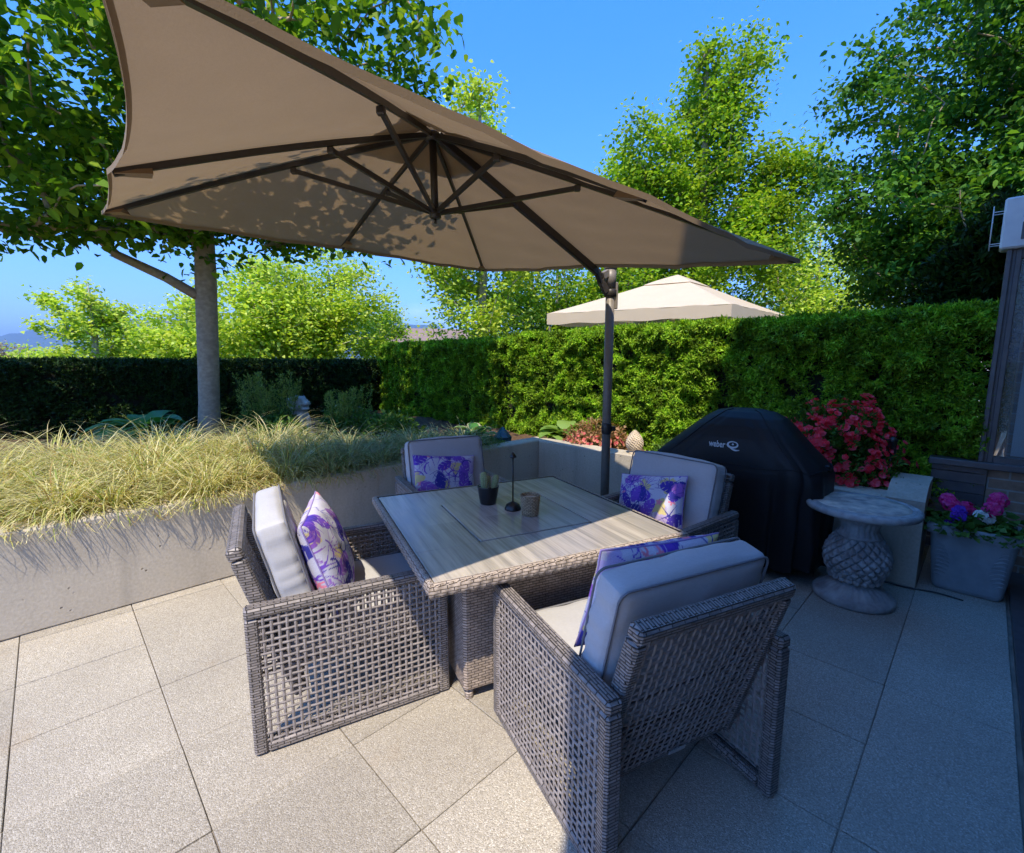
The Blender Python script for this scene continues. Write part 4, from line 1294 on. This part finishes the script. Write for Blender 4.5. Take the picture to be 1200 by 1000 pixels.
# ------------------------------------------------------------------ stone pedestal table
ped = empty('pedestal_table', (2.19, 2.83, 0), .4, 'round stone side table on a pineapple shaped pedestal', 'side table')
m = MB()
m.lathe([(.212, 0), (.220, .008), (.219, .032), (.210, .042), (.200, .045), (.185, .052), (.16, .078), (.122, .098), (.108, .110), (.104, .125)], 96, 0, True, (0, 0, 0), lambda th, z, r: .0045 * math.sin(th * 30) if .050 < z < .105 else 0)
m.build('base', M['stone'], ped)
def pine(th, z, r):
    v = (z - .13) / .25
    if v < -.05 or v > 1.05: return 0
    a = th * 9 / math.pi; b = v * 4.6
    d1 = abs(((a + b) % 1) - .5); d2 = abs(((a - b) % 1) - .5)
    g = min(1, max(0, min(.5 - d1, .5 - d2) - .012) / .07)
    return -.020 + .027 * g + .012 * (1 - max(d1, d2) * 2) * .8
m = MB()
prof = []
for j in range(71):
    v = j / 70; z = .125 + .26 * v
    prof.append((.088 + .082 * math.sin(math.pi * (v * .84 + .08)) ** .8, z))
m.lathe(prof, 288, 0, True, (0, 0, 0), pine)
for k in range(20):       # scalloped collar of leaves under the fruit
    a = 2 * math.pi * k / 20
    m.sphere((.128 * math.cos(a), .128 * math.sin(a), .138), (.021, .021, .020), 8)
m.lathe([(.105, .380), (.122, .388), (.122, .397), (.106, .405), (.094, .43), (.100, .465), (.128, .50), (.17, .525)], 112, 0, True, (0, 0, 0), lambda th, z, r: .006 * abs(math.sin(th * 11)) if z > .404 else 0)
m.build('pedestal', M['stone'], ped)
m = MB()
m.lathe([(.16, .526), (.262, .530), (.292, .540), (.299, .552), (.297, .566), (.286, .575), (.276, .5765), (.270, .5715), (.262, .5715), (.258, .576)], 96, 0, True, (0, 0, 0))
m.build('top', M['stone'], ped)
m = MB(); m.lathe([(.2575, .555), (.2575, .5755), (.18, .578), (.0005, .579)], 96); m.build('top_inlay', M['stone_top'], ped)
m = MB()
pts = []
for k in range(40):
    t = k / 39; a = P(-.045 - .03 * math.sin(t * 5), 2.86 + .78 * t); pts.append((a.x, a.y, .008 + .004 * math.sin(t * 17)))
m.tube(pts, .006, 6); ped.scale = (1, 1, 1.075)
tag(m.build('cable', M['black']), 'thin black cable lying on the paving behind the pedestal table', 'cable')

# ------------------------------------------------------------------ flower planter by the house
PW = P(.215, 3.645)
plb = empty('planter_box', PW, YAW, 'grey embossed planter box with rim beside the wall end', 'planter')
plb.scale = (1.0, .98, 1.07)
def ring_box(hx0, hy0, z0, hx1, hy1, z1, r=.04, n=6):
    a = loop_pts(hx0, hy0, r, n); b = loop_pts(hx1, hy1, r, n)
    return [(x, y, z0) for x, y in a[:-1]], [(x, y, z1) for x, y in b[:-1]]
m = MB()
rings = []
for (hx, hy, z, r) in ((.105, .150, .0, .03), (.118, .168, .012, .045), (.125, .175, .03, .05), (.150, .208, .352, .05), (.150, .208, .356, .05), (.168, .226, .360, .05), (.172, .230, .380, .05), (.172, .230, .412, .05), (.160, .218, .420, .05), (.140, .198, .415, .04), (.135, .192, .36, .04)):
    rings.append([(x, y, z) for x, y in loop_pts(hx, hy, r, 6)[:-1]])
n = len(rings[0]); vs = [p for q_ in rings for p in q_]
m.add(vs, [(j*n+k, j*n+(k+1) % n, (j+1)*n+(k+1) % n, (j+1)*n+k) for j in range(len(rings)-1) for k in range(n)], 0, False)
m.f.append(tuple(range(n))); m.m.append(0); m.sm.append(False)
m.build('box', M['grey_pot'], plb)
for sd in (-1, 1):      # raised fern swags at both ends of the front
    m = MB()
    for k in range(9):
        z0 = .10 + .025 * k; y0 = sd * (.165 + .08 * (z0 - .05) * .35)
        L = .03 + .045 * math.sin(math.pi * (k + 1) / 10)
        pts = []
        for j in range(6):
            t = j / 5; z = z0 - .018 * t * t + .006 * math.sin(t * 3); y = y0 - sd * L * t
            xf = -(.125 + (.150 - .125) * (z - .03) / .322) - .001
            pts.append((xf, y, z))
        m.tube(pts, [.003, .0055, .006, .005, .004, .002], 6, 0)
    m.build('relief', M['grey_pot'], plb)
m = MB(); m.box((-.134, -.19, .33), (.134, .19, .375), 0, None, .02); m.build('soil', M['soil'], plb)

def flower_quads(c, axis, r, npet, rg, cup=.35):
    """petal quads for many flowers: c, axis N x 3, r N"""
    n = len(c); axis = norm(axis); t = norm(np.cross(axis, np.array([.3, .5, .8]))); b = np.cross(axis, t)
    out = []
    a0 = rg.uniform(0, 6.28, n)
    for k in range(npet):
        a = a0 + 2 * math.pi * k / npet
        d = t * np.cos(a)[:, None] + b * np.sin(a)[:, None]; s = -t * np.sin(a)[:, None] + b * np.cos(a)[:, None]
        rr = r[:, None]; w = rr * 1.75 * math.sin(math.pi / npet) * 1.15
        out.append(np.stack([c, c + d * rr * .62 + s * w * .5 + axis * rr * cup * .6, c + d * rr + axis * rr * cup, c + d * rr * .62 - s * w * .5 + axis * rr * cup * .6], 1))
    return np.concatenate(out)

def potted(name, c, spots, leaf_r, leaf, leafm, nleaf, petalm, fr, npet, per, fsp, label, cat, seed, stemh=0):
    rg = np.random.default_rng(seed)
    root = empty(name, c, 0, label, cat)
    pos = rg.normal(size=(nleaf, 3)) * np.array(leaf_r); pos[:, 2] = np.abs(pos[:, 2]) * .9
    ax = norm(pos * np.array([1, 1, .3]) + rg.normal(size=(nleaf, 3)) * .03)
    nr = norm(rg.normal(size=(nleaf, 3)) * .5 + np.array([0, 0, 1.]))
    link('foliage', quads('foliage', kites(pos, ax, nr, leaf * rg.uniform(.6, 1.2, nleaf), leaf * rg.uniform(.6, 1.0, nleaf)), leafm), root)
    for s in spots:
        s = np.array(s)
        d = norm(rg.normal(size=(per, 3)) + np.array([0, 0, .4])); cc = s + d * fsp
        f = flower_quads(cc, d + np.array([-.2, -.3, 0]), fr * rg.uniform(.8, 1.15, per), npet, rg)
        link('blossom', quads('blossom', f, petalm), root)
        if stemh:
            b = MB(); b.tube([(s[0] * .4, s[1] * .4, 0), (s[0] * .8, s[1] * .8, s[2] * .6), tuple(s)], .003, 5); b.build('stem', M['stem'], root)
    return root
def PL(u, w, z): return P(.205 + u, 3.645 + w, .405 + z * 1.1)
potted('geranium', PL(.03, .07, 0), [(-.02, -.02, .16), (.03, .0, .215), (.0, .04, .09)], (.08, .10, .06), .075, M['herb'], 200, M['geranium'], .019, 5, 46, .040, 'pink geranium at the house end of the grey planter', 'flower', 61, 1)
potted('geranium', PL(.05, -.10, 0), [(-.03, .03, .17), (-.05, -.02, .15), (.05, -.03, .13)], (.08, .10, .055), .07, M['herb'], 200, M['geranium'], .018, 5, 40, .036, 'magenta geranium at the wall end of the grey planter', 'flower', 62, 1)
potted('pansy', PL(-.07, -.07, 0), [(-.03, -.02, .10), (0, .01, .125), (-.035, .03, .03)], (.06, .07, .04), .05, M['herb'], 200, M['violet'], .027, 5, 9, .024, 'violet pansies at the front of the grey planter', 'flower', 63)
potted('white_bedding_flower', PL(-.05, .02, 0), [(0, 0, .115), (.04, -.01, .11)], (.06, .07, .04), .045, M['herb'], 180, M['white_petal'], .019, 5, 20, .028, 'white flowers in the middle of the grey planter', 'flower', 64)
potted('trailing_flower', PL(-.10, .20, 0), [(0, -.02, .03), (.03, -.05, .02), (.06, -.06, .03), (-.06, .10, -.01)], (.06, .07, .03), .028, M['herb'], 160, M['white_petal'], .014, 5, 7, .018, 'small white flowers trailing over the planter corner by the door', 'flower', 65)

# ------------------------------------------------------------------ plants of the beds
def sedge(name, spots, nb, length, mats, label, seed, base_z=.5):
    rg = np.random.default_rng(seed)
    Q = []; MI = []
    for (u, w, sc) in spots:
        n = int(nb * sc); p0 = P(u, w, base_z); p0 = np.array(p0)
        az = rg.uniform(0, 2 * math.pi, n); L = length * sc * rg.uniform(.55, 1.2, n)
        el = np.clip(rg.normal(1.12, .26, n), .30, 1.52)
        dirh = np.stack([np.cos(az), np.sin(az), np.zeros(n)], 1)
        st = p0 + dirh * (rg.uniform(0, 1, n) ** .6 * .10 * sc)[:, None]
        seg = 6; prev = st; wid = rg.uniform(.0028, .0052, n)
        side = np.stack([-np.sin(az), np.cos(az), np.zeros(n)], 1)
        sw = rg.normal(size=n) * .35
        droop = rg.uniform(1.3, 2.6, n); hang = rg.uniform(-.03, .12, n) ** 1.0
        mi = (rg.uniform(size=n) < .10 + .5 * (el < .75)).astype(int)
        for k in range(seg):
            t0, t1 = k / seg, (k + 1) / seg
            e = el - droop * ((t0 + t1) / 2) ** 1.25
            hd = dirh + side * (sw * t1)[:, None]
            d = hd * np.cos(e)[:, None] + np.array([0, 0, 1.]) * np.sin(e)[:, None]
            nx = prev + d * (L / seg)[:, None]
            wq = (nx[:, 0] - K.x) * UY - (nx[:, 1] - K.y) * UX      # in front of the wall: stay near its top edge
            nx[:, 2] = np.where(wq > -.02, np.maximum(nx[:, 2], .50 + hang), nx[:, 2])
            nx[:, 2] = np.maximum(nx[:, 2], base_z + .012)
            over = np.maximum(0, wq - .07)[:, None] * .8; nx = nx - np.array([UY, -UX, 0]) * over
            w0 = wid * (1 - t0 ** 2.2 * .95); w1 = wid * (1 - t1 ** 2.2 * .95)
            Q.append(np.stack([prev - side * w0[:, None], prev + side * w0[:, None], nx + side * w1[:, None], nx - side * w1[:, None]], 1)); MI.append(mi)
            prev = nx
    Q = np.concatenate(Q); MI = np.concatenate(MI)
    o_ = np.array([K.x, K.y, .5]); Q = Q - o_
    # blades are strips of quads: weld so that one blade is one island
    me = quads(name, Q, mats, MI)
    nbl = len(Q) // 6 if False else None
    o = link(name, me, None, tuple(o_))
    tag(o, label, 'grass', None, 'stuff')
    return o
rs = random.Random(5)
sp1 = []
for u in np.arange(-6.6, -2.5, .36):
    for j, w in enumerate((-.36, -.70, -1.06, -1.44, -1.86)):
        if (j > 3 and u > -3.0): continue
        sp1.append((u + (j % 2) * .18 + rs.uniform(-.09, .09), w + rs.uniform(-.09, .09), rs.uniform(.85, 1.25) * (1 + .05 * j)))
for u in np.arange(-6.6, -2.5, .15): sp1.append((u + rs.uniform(-.05, .05), -.17 + rs.uniform(-.04, .03), rs.uniform(.42, .62)))
sedge('sedge_grass', sp1, 560, .48, [M['sedge'], M['sedge_dry']], 'cream and green striped sedge grass spilling over the sunny wall top', 71)
sp2 = []
for u in np.arange(-2.45, -.70, .32):
    for j, w in enumerate((-.28, -.60, -.9)):
        if u > -1.1 and j > 1: continue
        sp2.append((u + (j % 2) * .16 + rs.uniform(-.08, .08), w + rs.uniform(-.08, .08), rs.uniform(.9, 1.25)))
sedge('sedge_grass', sp2, 520, .40, [M['sedge_green'], M['sedge_dry']], 'green striped sedge grass in the shade along the wall behind the table', 72)

def hosta(c, n, L, W, mats, label, seed, up=.75, edge=0.0, name='hosta'):
    rg = random.Random(seed)
    root = empty(name, c, 0, label, 'plant')
    m = MB()
    for k in range(n):
        az = rg.uniform(0, 6.283); el = rg.uniform(.25, 1.15) * up; l = L * rg.uniform(.7, 1.15); w = W * rg.uniform(.8, 1.15)
        st = rg.uniform(.25, .6) * L
        base_ = Vector((0, 0, 0)); d = Vector((math.cos(az) * math.cos(el + .4), math.sin(az) * math.cos(el + .4), math.sin(el + .4)))
        s0 = base_ + d * st
        m.tube([base_, s0], [.006, .004], 4, 0, False)
        side = Vector((-math.sin(az), math.cos(az), 0))
        rows = []
        p = s0; e = el; nseg = 6
        for i in range(nseg + 1):
            t = i / nseg
            ww = w * .5 * math.sin(math.pi * min(1, (t * .93 + .06)) ** .75) ** .9
            dd = Vector((math.cos(az) * math.cos(e), math.sin(az) * math.cos(e), math.sin(e))); up_ = side.cross(dd) * -1
            rows.append([p + side * ww * x - Vector((0, 0, 1)) * (-.16 * ww * abs(x) ** 1.4) + Vector((0, 0, .004 * math.sin(x * 9 + i * 2))) for x in (-1, -.78, -.38, 0, .38, .78, 1)])
            p = p + dd * l / nseg; e -= rg.uniform(.16, .30)
        vs = [q_ for r_ in rows for q_ in r_]
        for i in range(nseg):
            for j in range(6):
                m.add([], [], 0)
                m.f.append(tuple(len(m.v) + x for x in (i*7+j, i*7+j+1, (i+1)*7+j+1, (i+1)*7+j))); m.m.append(1 if (edge and j in (0, 5)) else 0); m.sm.append(True)
        m.v.extend([tuple(q_) for q_ in vs])
    m.build('foliage', mats, root)
    return root
hosta(P(-3.2, -3.55, .5), 36, .46, .30, [M['hosta'], M['hosta']], 'large blue green hosta in front of the dark hedge left of the trunk', 81, .8)
hosta(P(-.34, -.72, .5), 34, .26, .15, [M['hosta'], M['hosta_edge']], 'cream edged hosta behind the wall beside the far chair', 82, .9, 1)
hosta(P(.47, .0, .5), 34, .30, .26, [M['hosta_light'], M['hosta_light']], 'lime green hosta glowing in the sun at the wall corner', 83, .8)
hosta(P(-1.0, -2.9, .5), 16, .36, .22, [M['hosta'], M['hosta_edge']], 'grey green hosta on tall stalks at the right end of the dark hedge', 84, 1.0, 1)
hosta(P(-1.9, -2.45, .5), 14, .24, .15, [M['hosta'], M['hosta']], 'small hosta at the feet of the lion statue', 85, .8)

def herb(name, c, r, h, n, leaf, mm, label, seed, plume=None, npl=0, ph=.4, cat='plant'):
    rg = np.random.default_rng(seed)
    root = empty(name, c, 0, label, cat)
    d = norm(rg.normal(size=(n, 3))); d[:, 2] = np.abs(d[:, 2])
    pos = d * np.array([r, r, h]) * rg.uniform(.45, 1.02, (n, 1))
    link('foliage', quads('foliage', tuft_leaves(pos, norm(d + np.array([0, 0, .3])), 4, leaf[0], leaf[1], .6, rg), mm), root)
    b = MB(); rr = random.Random(seed)
    for k in range(12):
        a = rr.uniform(0, 6.28); q_ = rr.uniform(.2, .8) * r
        b.tube([(0, 0, -.02), (q_ * math.cos(a) * .5, q_ * math.sin(a) * .5, h * .4), (q_ * math.cos(a), q_ * math.sin(a), h * .75)], [.005, .004, .002], 5)
    b.build('stems', M['stem'], root)
    if plume:
        c_ = []; ax = []; b = MB()
        for k in range(npl):
            a = rr.uniform(0, 6.28); q_ = rr.uniform(0, .85) * r; lean = Vector((math.cos(a) * .22, math.sin(a) * .22, 1)).normalized()
            s = Vector((q_ * math.cos(a), q_ * math.sin(a), h * .45)); H_ = ph * rr.uniform(.7, 1.15)
            b.tube([s, s + lean * H_], [.003, .0015], 4)
            for j in range(60):
                t = rr.uniform(.25, 1.0); w = .075 * (1.05 - t) + .008; a2 = rr.uniform(0, 6.28)
                c_.append(s + lean * H_ * t + Vector((math.cos(a2), math.sin(a2), .25)) * w * rr.uniform(.2, 1)); ax.append((math.cos(a2) * .7, math.sin(a2) * .7, .9))
        link('plumes', quads('plumes', tuft_leaves(np.array(c_), norm(np.array(ax)), 3, .035, .010, .4, rg), plume), root)
        b.build('plume_stems', M['stem'], root)
    return root
herb('astilbe', P(-2.0, -2.95, .5), .38, .42, 420, (.07, .032), M['herb'], 'feathery plumed astilbe just left of the lion statue', 91, M['plume'], 26, .62)
herb('astilbe', P(-1.15, -2.35, .5), .45, .36, 420, (.07, .03), M['herb'], 'plumed astilbe just right of the lion statue', 92, M['plume'], 20, .45)
herb('leafy_perennial', P(-2.1, -2.15, .5), .35, .30, 360, (.06, .035), M['herb'], 'low leafy perennial with tiny white flowers below the lion statue', 93)
herb('leafy_perennial', P(-.9, -1.75, .5), .42, .32, 420, (.07, .035), M['herb'], 'low leafy perennial behind the shaded sedge near the hedge corner', 94)
herb('heuchera', P(.52, .46, .5), .42, .30, 520, (.05, .032), M['bronze_leaf'], 'coral and bronze leaved plant on the wall behind the umbrella pole', 95)
rg_ = np.random.default_rng(96)
cpl = [o for o in bpy.data.objects if o.name.startswith('heuchera')][0]
d = norm(rg_.normal(size=(170, 3)) + np.array([-.5, -.5, .1])); d[:, 2] = np.abs(d[:, 2])
link('blossoms', quads('blossoms', flower_quads(d * np.array([.42, .42, .25]), d, rg_.uniform(.018, .03, 170), 5, rg_), M['coral']), cpl)
herb('ground_cover', P(-.55, -.25, .5), .22, .14, 160, (.045, .02), M['herb'], 'small dark ground cover plant beside the teal ornament', 97)
herb('ground_cover', P(.5, 1.5, .5), .28, .22, 260, (.05, .025), M['azalea_leaf'], 'low green plant behind the buff pinecone finial', 98)

# azalea in bloom
az = herb('azalea', P(.50, 2.78, .55), .46, .64, 1300, (.05, .02), M['azalea_leaf'], 'azalea bush covered in crimson pink blossoms behind the grill', 101, cat='bush')
rg_ = np.random.default_rng(102)
d = norm(rg_.normal(size=(900, 3)) + np.array([-.35, -.45, .25])); d[:, 2] = np.where(d[:, 2] < -.1, -d[:, 2], d[:, 2])
keep = (np.sin(d[:, 0] * 6 + 1) * np.sin(d[:, 1] * 7) + np.sin(d[:, 2] * 9 + d[:, 0] * 4)) > -.95
d = d[keep]; n_ = len(d)
pp = d * np.array([.47, .47, .66]) * (rg_.uniform(.80, 1.02, n_) + .34 * (vnoise(d * 1.0 + 7, 3.2) - .45))[:, None]
kk = vnoise(d + 3, 4.2) > .40; d = d[kk]; pp = pp[kk]; n_ = len(d)
fl = np.concatenate([flower_quads(pp, d + rg_.normal(size=(n_, 3)) * .35, rg_.uniform(.023, .037, n_), 5, rg_, .45), flower_quads(pp + d * .004, d + rg_.normal(size=(n_, 3)) * .35, rg_.uniform(.012, .018, n_), 5, rg_, .9)])
link('blossoms', quads('blossoms', fl, M['azalea']), az)
az2 = herb('azalea', P(.33, 3.08, .45), .20, .30, 260, (.04, .016), M['azalea_leaf'], 'small drooping azalea branch with crimson blossoms by the low wall', 103, cat='bush')
d = norm(rg_.normal(size=(46, 3)) + np.array([-.4, -.4, .1])); pp = d * np.array([.21, .21, .28]); pp[:, 2] += .03
link('blossoms', quads('blossoms', flower_quads(pp, d, rg_.uniform(.024, .036, 46), 5, rg_, .45), M['azalea']), az2)

# ------------------------------------------------------------------ ornaments
gl_ = empty('garden_light', P(.36, 3.17, .5), 0, 'black garden stake light standing beside the red azalea', 'garden light')
m = MB(); m.tube([(0, 0, 0), (0, 0, .34)], .010, 10); m.build('post', M['black'], gl_)
m = MB(); m.lathe([(.012, .33), (.026, .34), (.026, .42), (.032, .425), (.030, .44), (.012, .455), (.001, .457)], 20); m.build('lamp_head', M['black'], gl_)

pc = empty('pinecone_finial', P(.11, 1.20, WH - .004), 0, 'buff stone pinecone finial standing on the wall by the grill', 'ornament')
m = MB()
def pr(v): return .088 * (math.sin(math.pi * min(1, .20 + .80 * v)) ** .72) * (1 - .12 * v)
m.lathe([(max(.001, pr(j / 24) * .93), .035 + .20 * j / 24) for j in range(25)], 32)
N = 210
for k in range(N):
    v = (k + .5) / N; a = k * 2.39996; z = .037 + .196 * v; r = pr(v)
    s = .016 * (1 - .45 * v)
    o = Vector((math.cos(a), math.sin(a), 0)); t = Vector((-math.sin(a), math.cos(a), 0)); up_ = Vector((0, 0, 1))
    c_ = o * r * .93 + up_ * z
    m.add([c_ + t * s, c_ + up_ * s * .9, c_ - t * s, c_ - up_ * s * .9, c_ + o * s * .75 + up_ * s * .35], [(0, 1, 4), (1, 2, 4), (2, 3, 4), (3, 0, 4)])
m.build('cone', M['sand_stone'], pc)
m = MB(); m.lathe([(.055, 0), (.06, .006), (.055, .018), (.042, .026), (.05, .037)], 28); m.build('foot', M['sand_stone'], pc)

te = empty('teal_ornament', P(-.22, -.36, .50), .6, 'small teal glazed garden ornament with a pointed top by the wall corner', 'ornament')
m = MB(); m.lathe([(.085, 0), (.10, .02), (.105, .10), (.11, .12), (.085, .15), (.045, .20), (.012, .235), (.001, .24)], 8, 0, False); m.build('body', M['teal'], te)

# guardian lion, seated, head turned to the right
st = empty('lion_statue', P(-1.58, -3.0, .48), R(-20), 'weathered grey stone guardian lion statue among the plants', 'statue')
mb_ = MB()
def blob(c, r): mb_.sphere(c, r, 14)
blob((0, 0, .10), (.15, .13, .11)); blob((-.03, 0, .20), (.12, .12, .14)); blob((.02, 0, .30), (.105, .11, .13))
for s in (-1, 1):
    blob((.10, s * .06, .16), (.042, .042, .16)); blob((.13, s * .062, .035), (.062, .045, .035)); blob((-.02, s * .12, .09), (.11, .05, .09))
blob((.03, 0, .43), (.115, .12, .115)); blob((.02, 0, .47), (.11, .115, .09)); blob((.12, 0, .455), (.075, .075, .035)); blob((.115, 0, .385), (.065, .065, .025)); blob((.17, 0, .475), (.028, .035, .022))
for k in range(14):
    a = math.pi * (k / 13) - math.pi / 2; blob((-.045 + .02 * math.cos(k), .115 * math.sin(a), .43 + .10 * math.cos(a) * (1 if k % 2 else .9)), .034)
for k in range(9):
    a = math.pi * (k / 8) - math.pi / 2; blob((.02, .125 * math.sin(a), .385 - .04 * math.cos(a)), .032)
for s in (-1, 1): blob((.105, s * .042, .495), (.028, .026, .022)); blob((.01, s * .10, .52), (.03, .022, .035))
M['lion'] = plain('pale_cast_stone', (.62, .63, .64), (.36, .37, .38), 20, .9, .4, 120)
lo_ = mb_.build('lion', M['lion'], st)
md = lo_.modifiers.new('remesh', 'REMESH'); md.mode = 'VOXEL'; md.voxel_size = .0085; md.use_smooth_shade = True
m = MB(); m.box((-.19, -.15, -.06), (.21, .15, .012), 0, None, .012); m.build('plinth', M['stone'], st)

# ------------------------------------------------------------------ gazebo beyond the hedge, far house, hills
gF, gL, gR = Vector((3.30, 7.2, 0)), Vector((.635, 8.68, 0)), Vector((5.6, 9.5, 0)); gB = gL + gR - gF
gz0, gz1, gzp = 2.17, 2.36, 3.10
gc0 = (gL + gR) / 2
gaz = empty('gazebo', (gc0.x, gc0.y, -1.2), 0, 'beige pop up gazebo roof showing above the tall hedge', 'gazebo')
O_ = Vector((gc0.x, gc0.y, -1.2))
m = MB(); cs = [gF, gR, gB, gL]
pk = Vector((gc0.x, gc0.y, gzp))
for k in range(4):
    a, b = cs[k] + Vector((0, 0, gz1)), cs[(k+1) % 4] + Vector((0, 0, gz1))
    def fn(s, t, a=a, b=b):
        p = (pk.lerp(a.lerp(b, s), .16 + .84 * t)); p.z -= .03 * math.sin(math.pi * t) * (.35 + .65 * 4 * s * (1 - s)) - .0; return p - O_
    m.grid(fn, 16, 14, 0, True)
    m.grid(lambda s, t, a=a, b=b: a.lerp(b, s) - Vector((0, 0, (gz1 - gz0) * t - .012 * math.sin(s * 25 + t * 3))) - O_, 24, 3, 0, True)
m.build('canopy', M['gazebo'], gaz)
m = MB()
for k in range(4):
    a, b = cs[k] + Vector((0, 0, gz1)), cs[(k+1) % 4] + Vector((0, 0, gz1))
    m.grid(lambda s, t, a=a, b=b: pk.lerp(a.lerp(b, s), .27 * t) + Vector((0, 0, .02 + .03 * t - .04 * t * t)) - O_, 8, 5, 0, True)
m.build('vent_cap', M['gazebo'], gaz)
for c in cs:
    q_ = c.lerp(Vector((gc0.x, gc0.y, 0)), .02)
    m = MB(); m.bar((q_.x - O_.x, q_.y - O_.y, 0), (q_.x - O_.x, q_.y - O_.y, gz1 + 1.15), .03, .03, 0, (1, 0, 0)); m.build('leg', M['steel'], gaz)

fh = empty('far_house', (-7.6, 42, -1.2), .3, 'distant house with a brown roof in the gap between trees', 'house')
m = MB(); m.box((-5, -4, 0), (5, 4, 4.2)); m.build('wall', M['stucco'], fh)
m = MB(); m.add([(-5.6, -4.6, 4.1), (5.6, -4.6, 4.1), (5.6, 4.6, 4.1), (-5.6, 4.6, 4.1), (-3.4, 0, 5.6), (3.4, 0, 5.6)], [(0, 1, 5, 4), (2, 3, 4, 5), (1, 2, 5), (3, 0, 4), (3, 2, 1, 0)]); m.build('roof', M['rooftile'], fh)
for x in (-3, 0, 3):
    m = MB(); m.box((x - .6, -4.06, 1.8), (x + .6, -3.98, 3.2)); m.build('window', M['dark_glass'], fh)
nh = empty('neighbour_building', (25.5, 24, -1.2), -.5, 'pale building half hidden behind the dark right tree', 'building')
m = MB(); m.box((-5, -3, 0), (5, 5, 7.2)); m.build('wall', M['stucco'], nh)
m = MB(); m.box((-5.4, -3.4, 7.2), (5.4, 5.4, 7.5)); m.build('roof', M['rooftile'], nh)
for x in (-3.2, 0, 3.2):
    for z in (1.2, 4.4):
        m = MB(); m.box((x - .7, -3.05, z), (x + .7, -2.97, z + 1.5)); m.build('window', M['dark_glass'], nh)

def ridge(name, Y, x0, x1, h0, seed, mm, dz=0):
    rg = random.Random(seed); ph = [rg.uniform(0, 6.28) for _ in range(8)]
    def H(x): return h0 * (1 + .22 * math.sin(x / 900 + ph[0]) + .13 * math.sin(x / 370 + ph[1]) + .05 * math.sin(x / 120 + ph[2]) + .025 * math.sin(x / 45 + ph[3]))
    m = MB()
    m.grid(lambda s, t: (x0 + (x1 - x0) * s, Y + 900 * t, -1.3 + dz + H(x0 + (x1 - x0) * s + 300 * t) * (math.sin(math.pi * t / 2 + 0) if t < 1 else 1) * (1 + .06 * math.sin(s * 90 + t * 20))), 160, 12, 0, True)
    return structure(m.build(name, mm))
ridge('hills', 3600, -7600, 900, 335, 5, M['hill'])

# ------------------------------------------------------------------ the air between here and the hills
m = MB(); m.box((-9500, -9500, -2.5), (9500, 9500, 560))
hz = bpy.data.materials.new('air'); hz.use_nodes = True
hn = hz.node_tree.nodes; hn.remove(hn['Principled BSDF'])
pv = hn.new('ShaderNodeVolumePrincipled'); pv.inputs['Density'].default_value = 0.0002; pv.inputs['Color'].default_value = (.42, .64, 1.0, 1); pv.inputs['Anisotropy'].default_value = .2
hz.node_tree.links.new(pv.outputs[0], hn['Material Output'].inputs['Volume'])
ho = m.build('haze', hz); ho['kind'] = 'stuff'
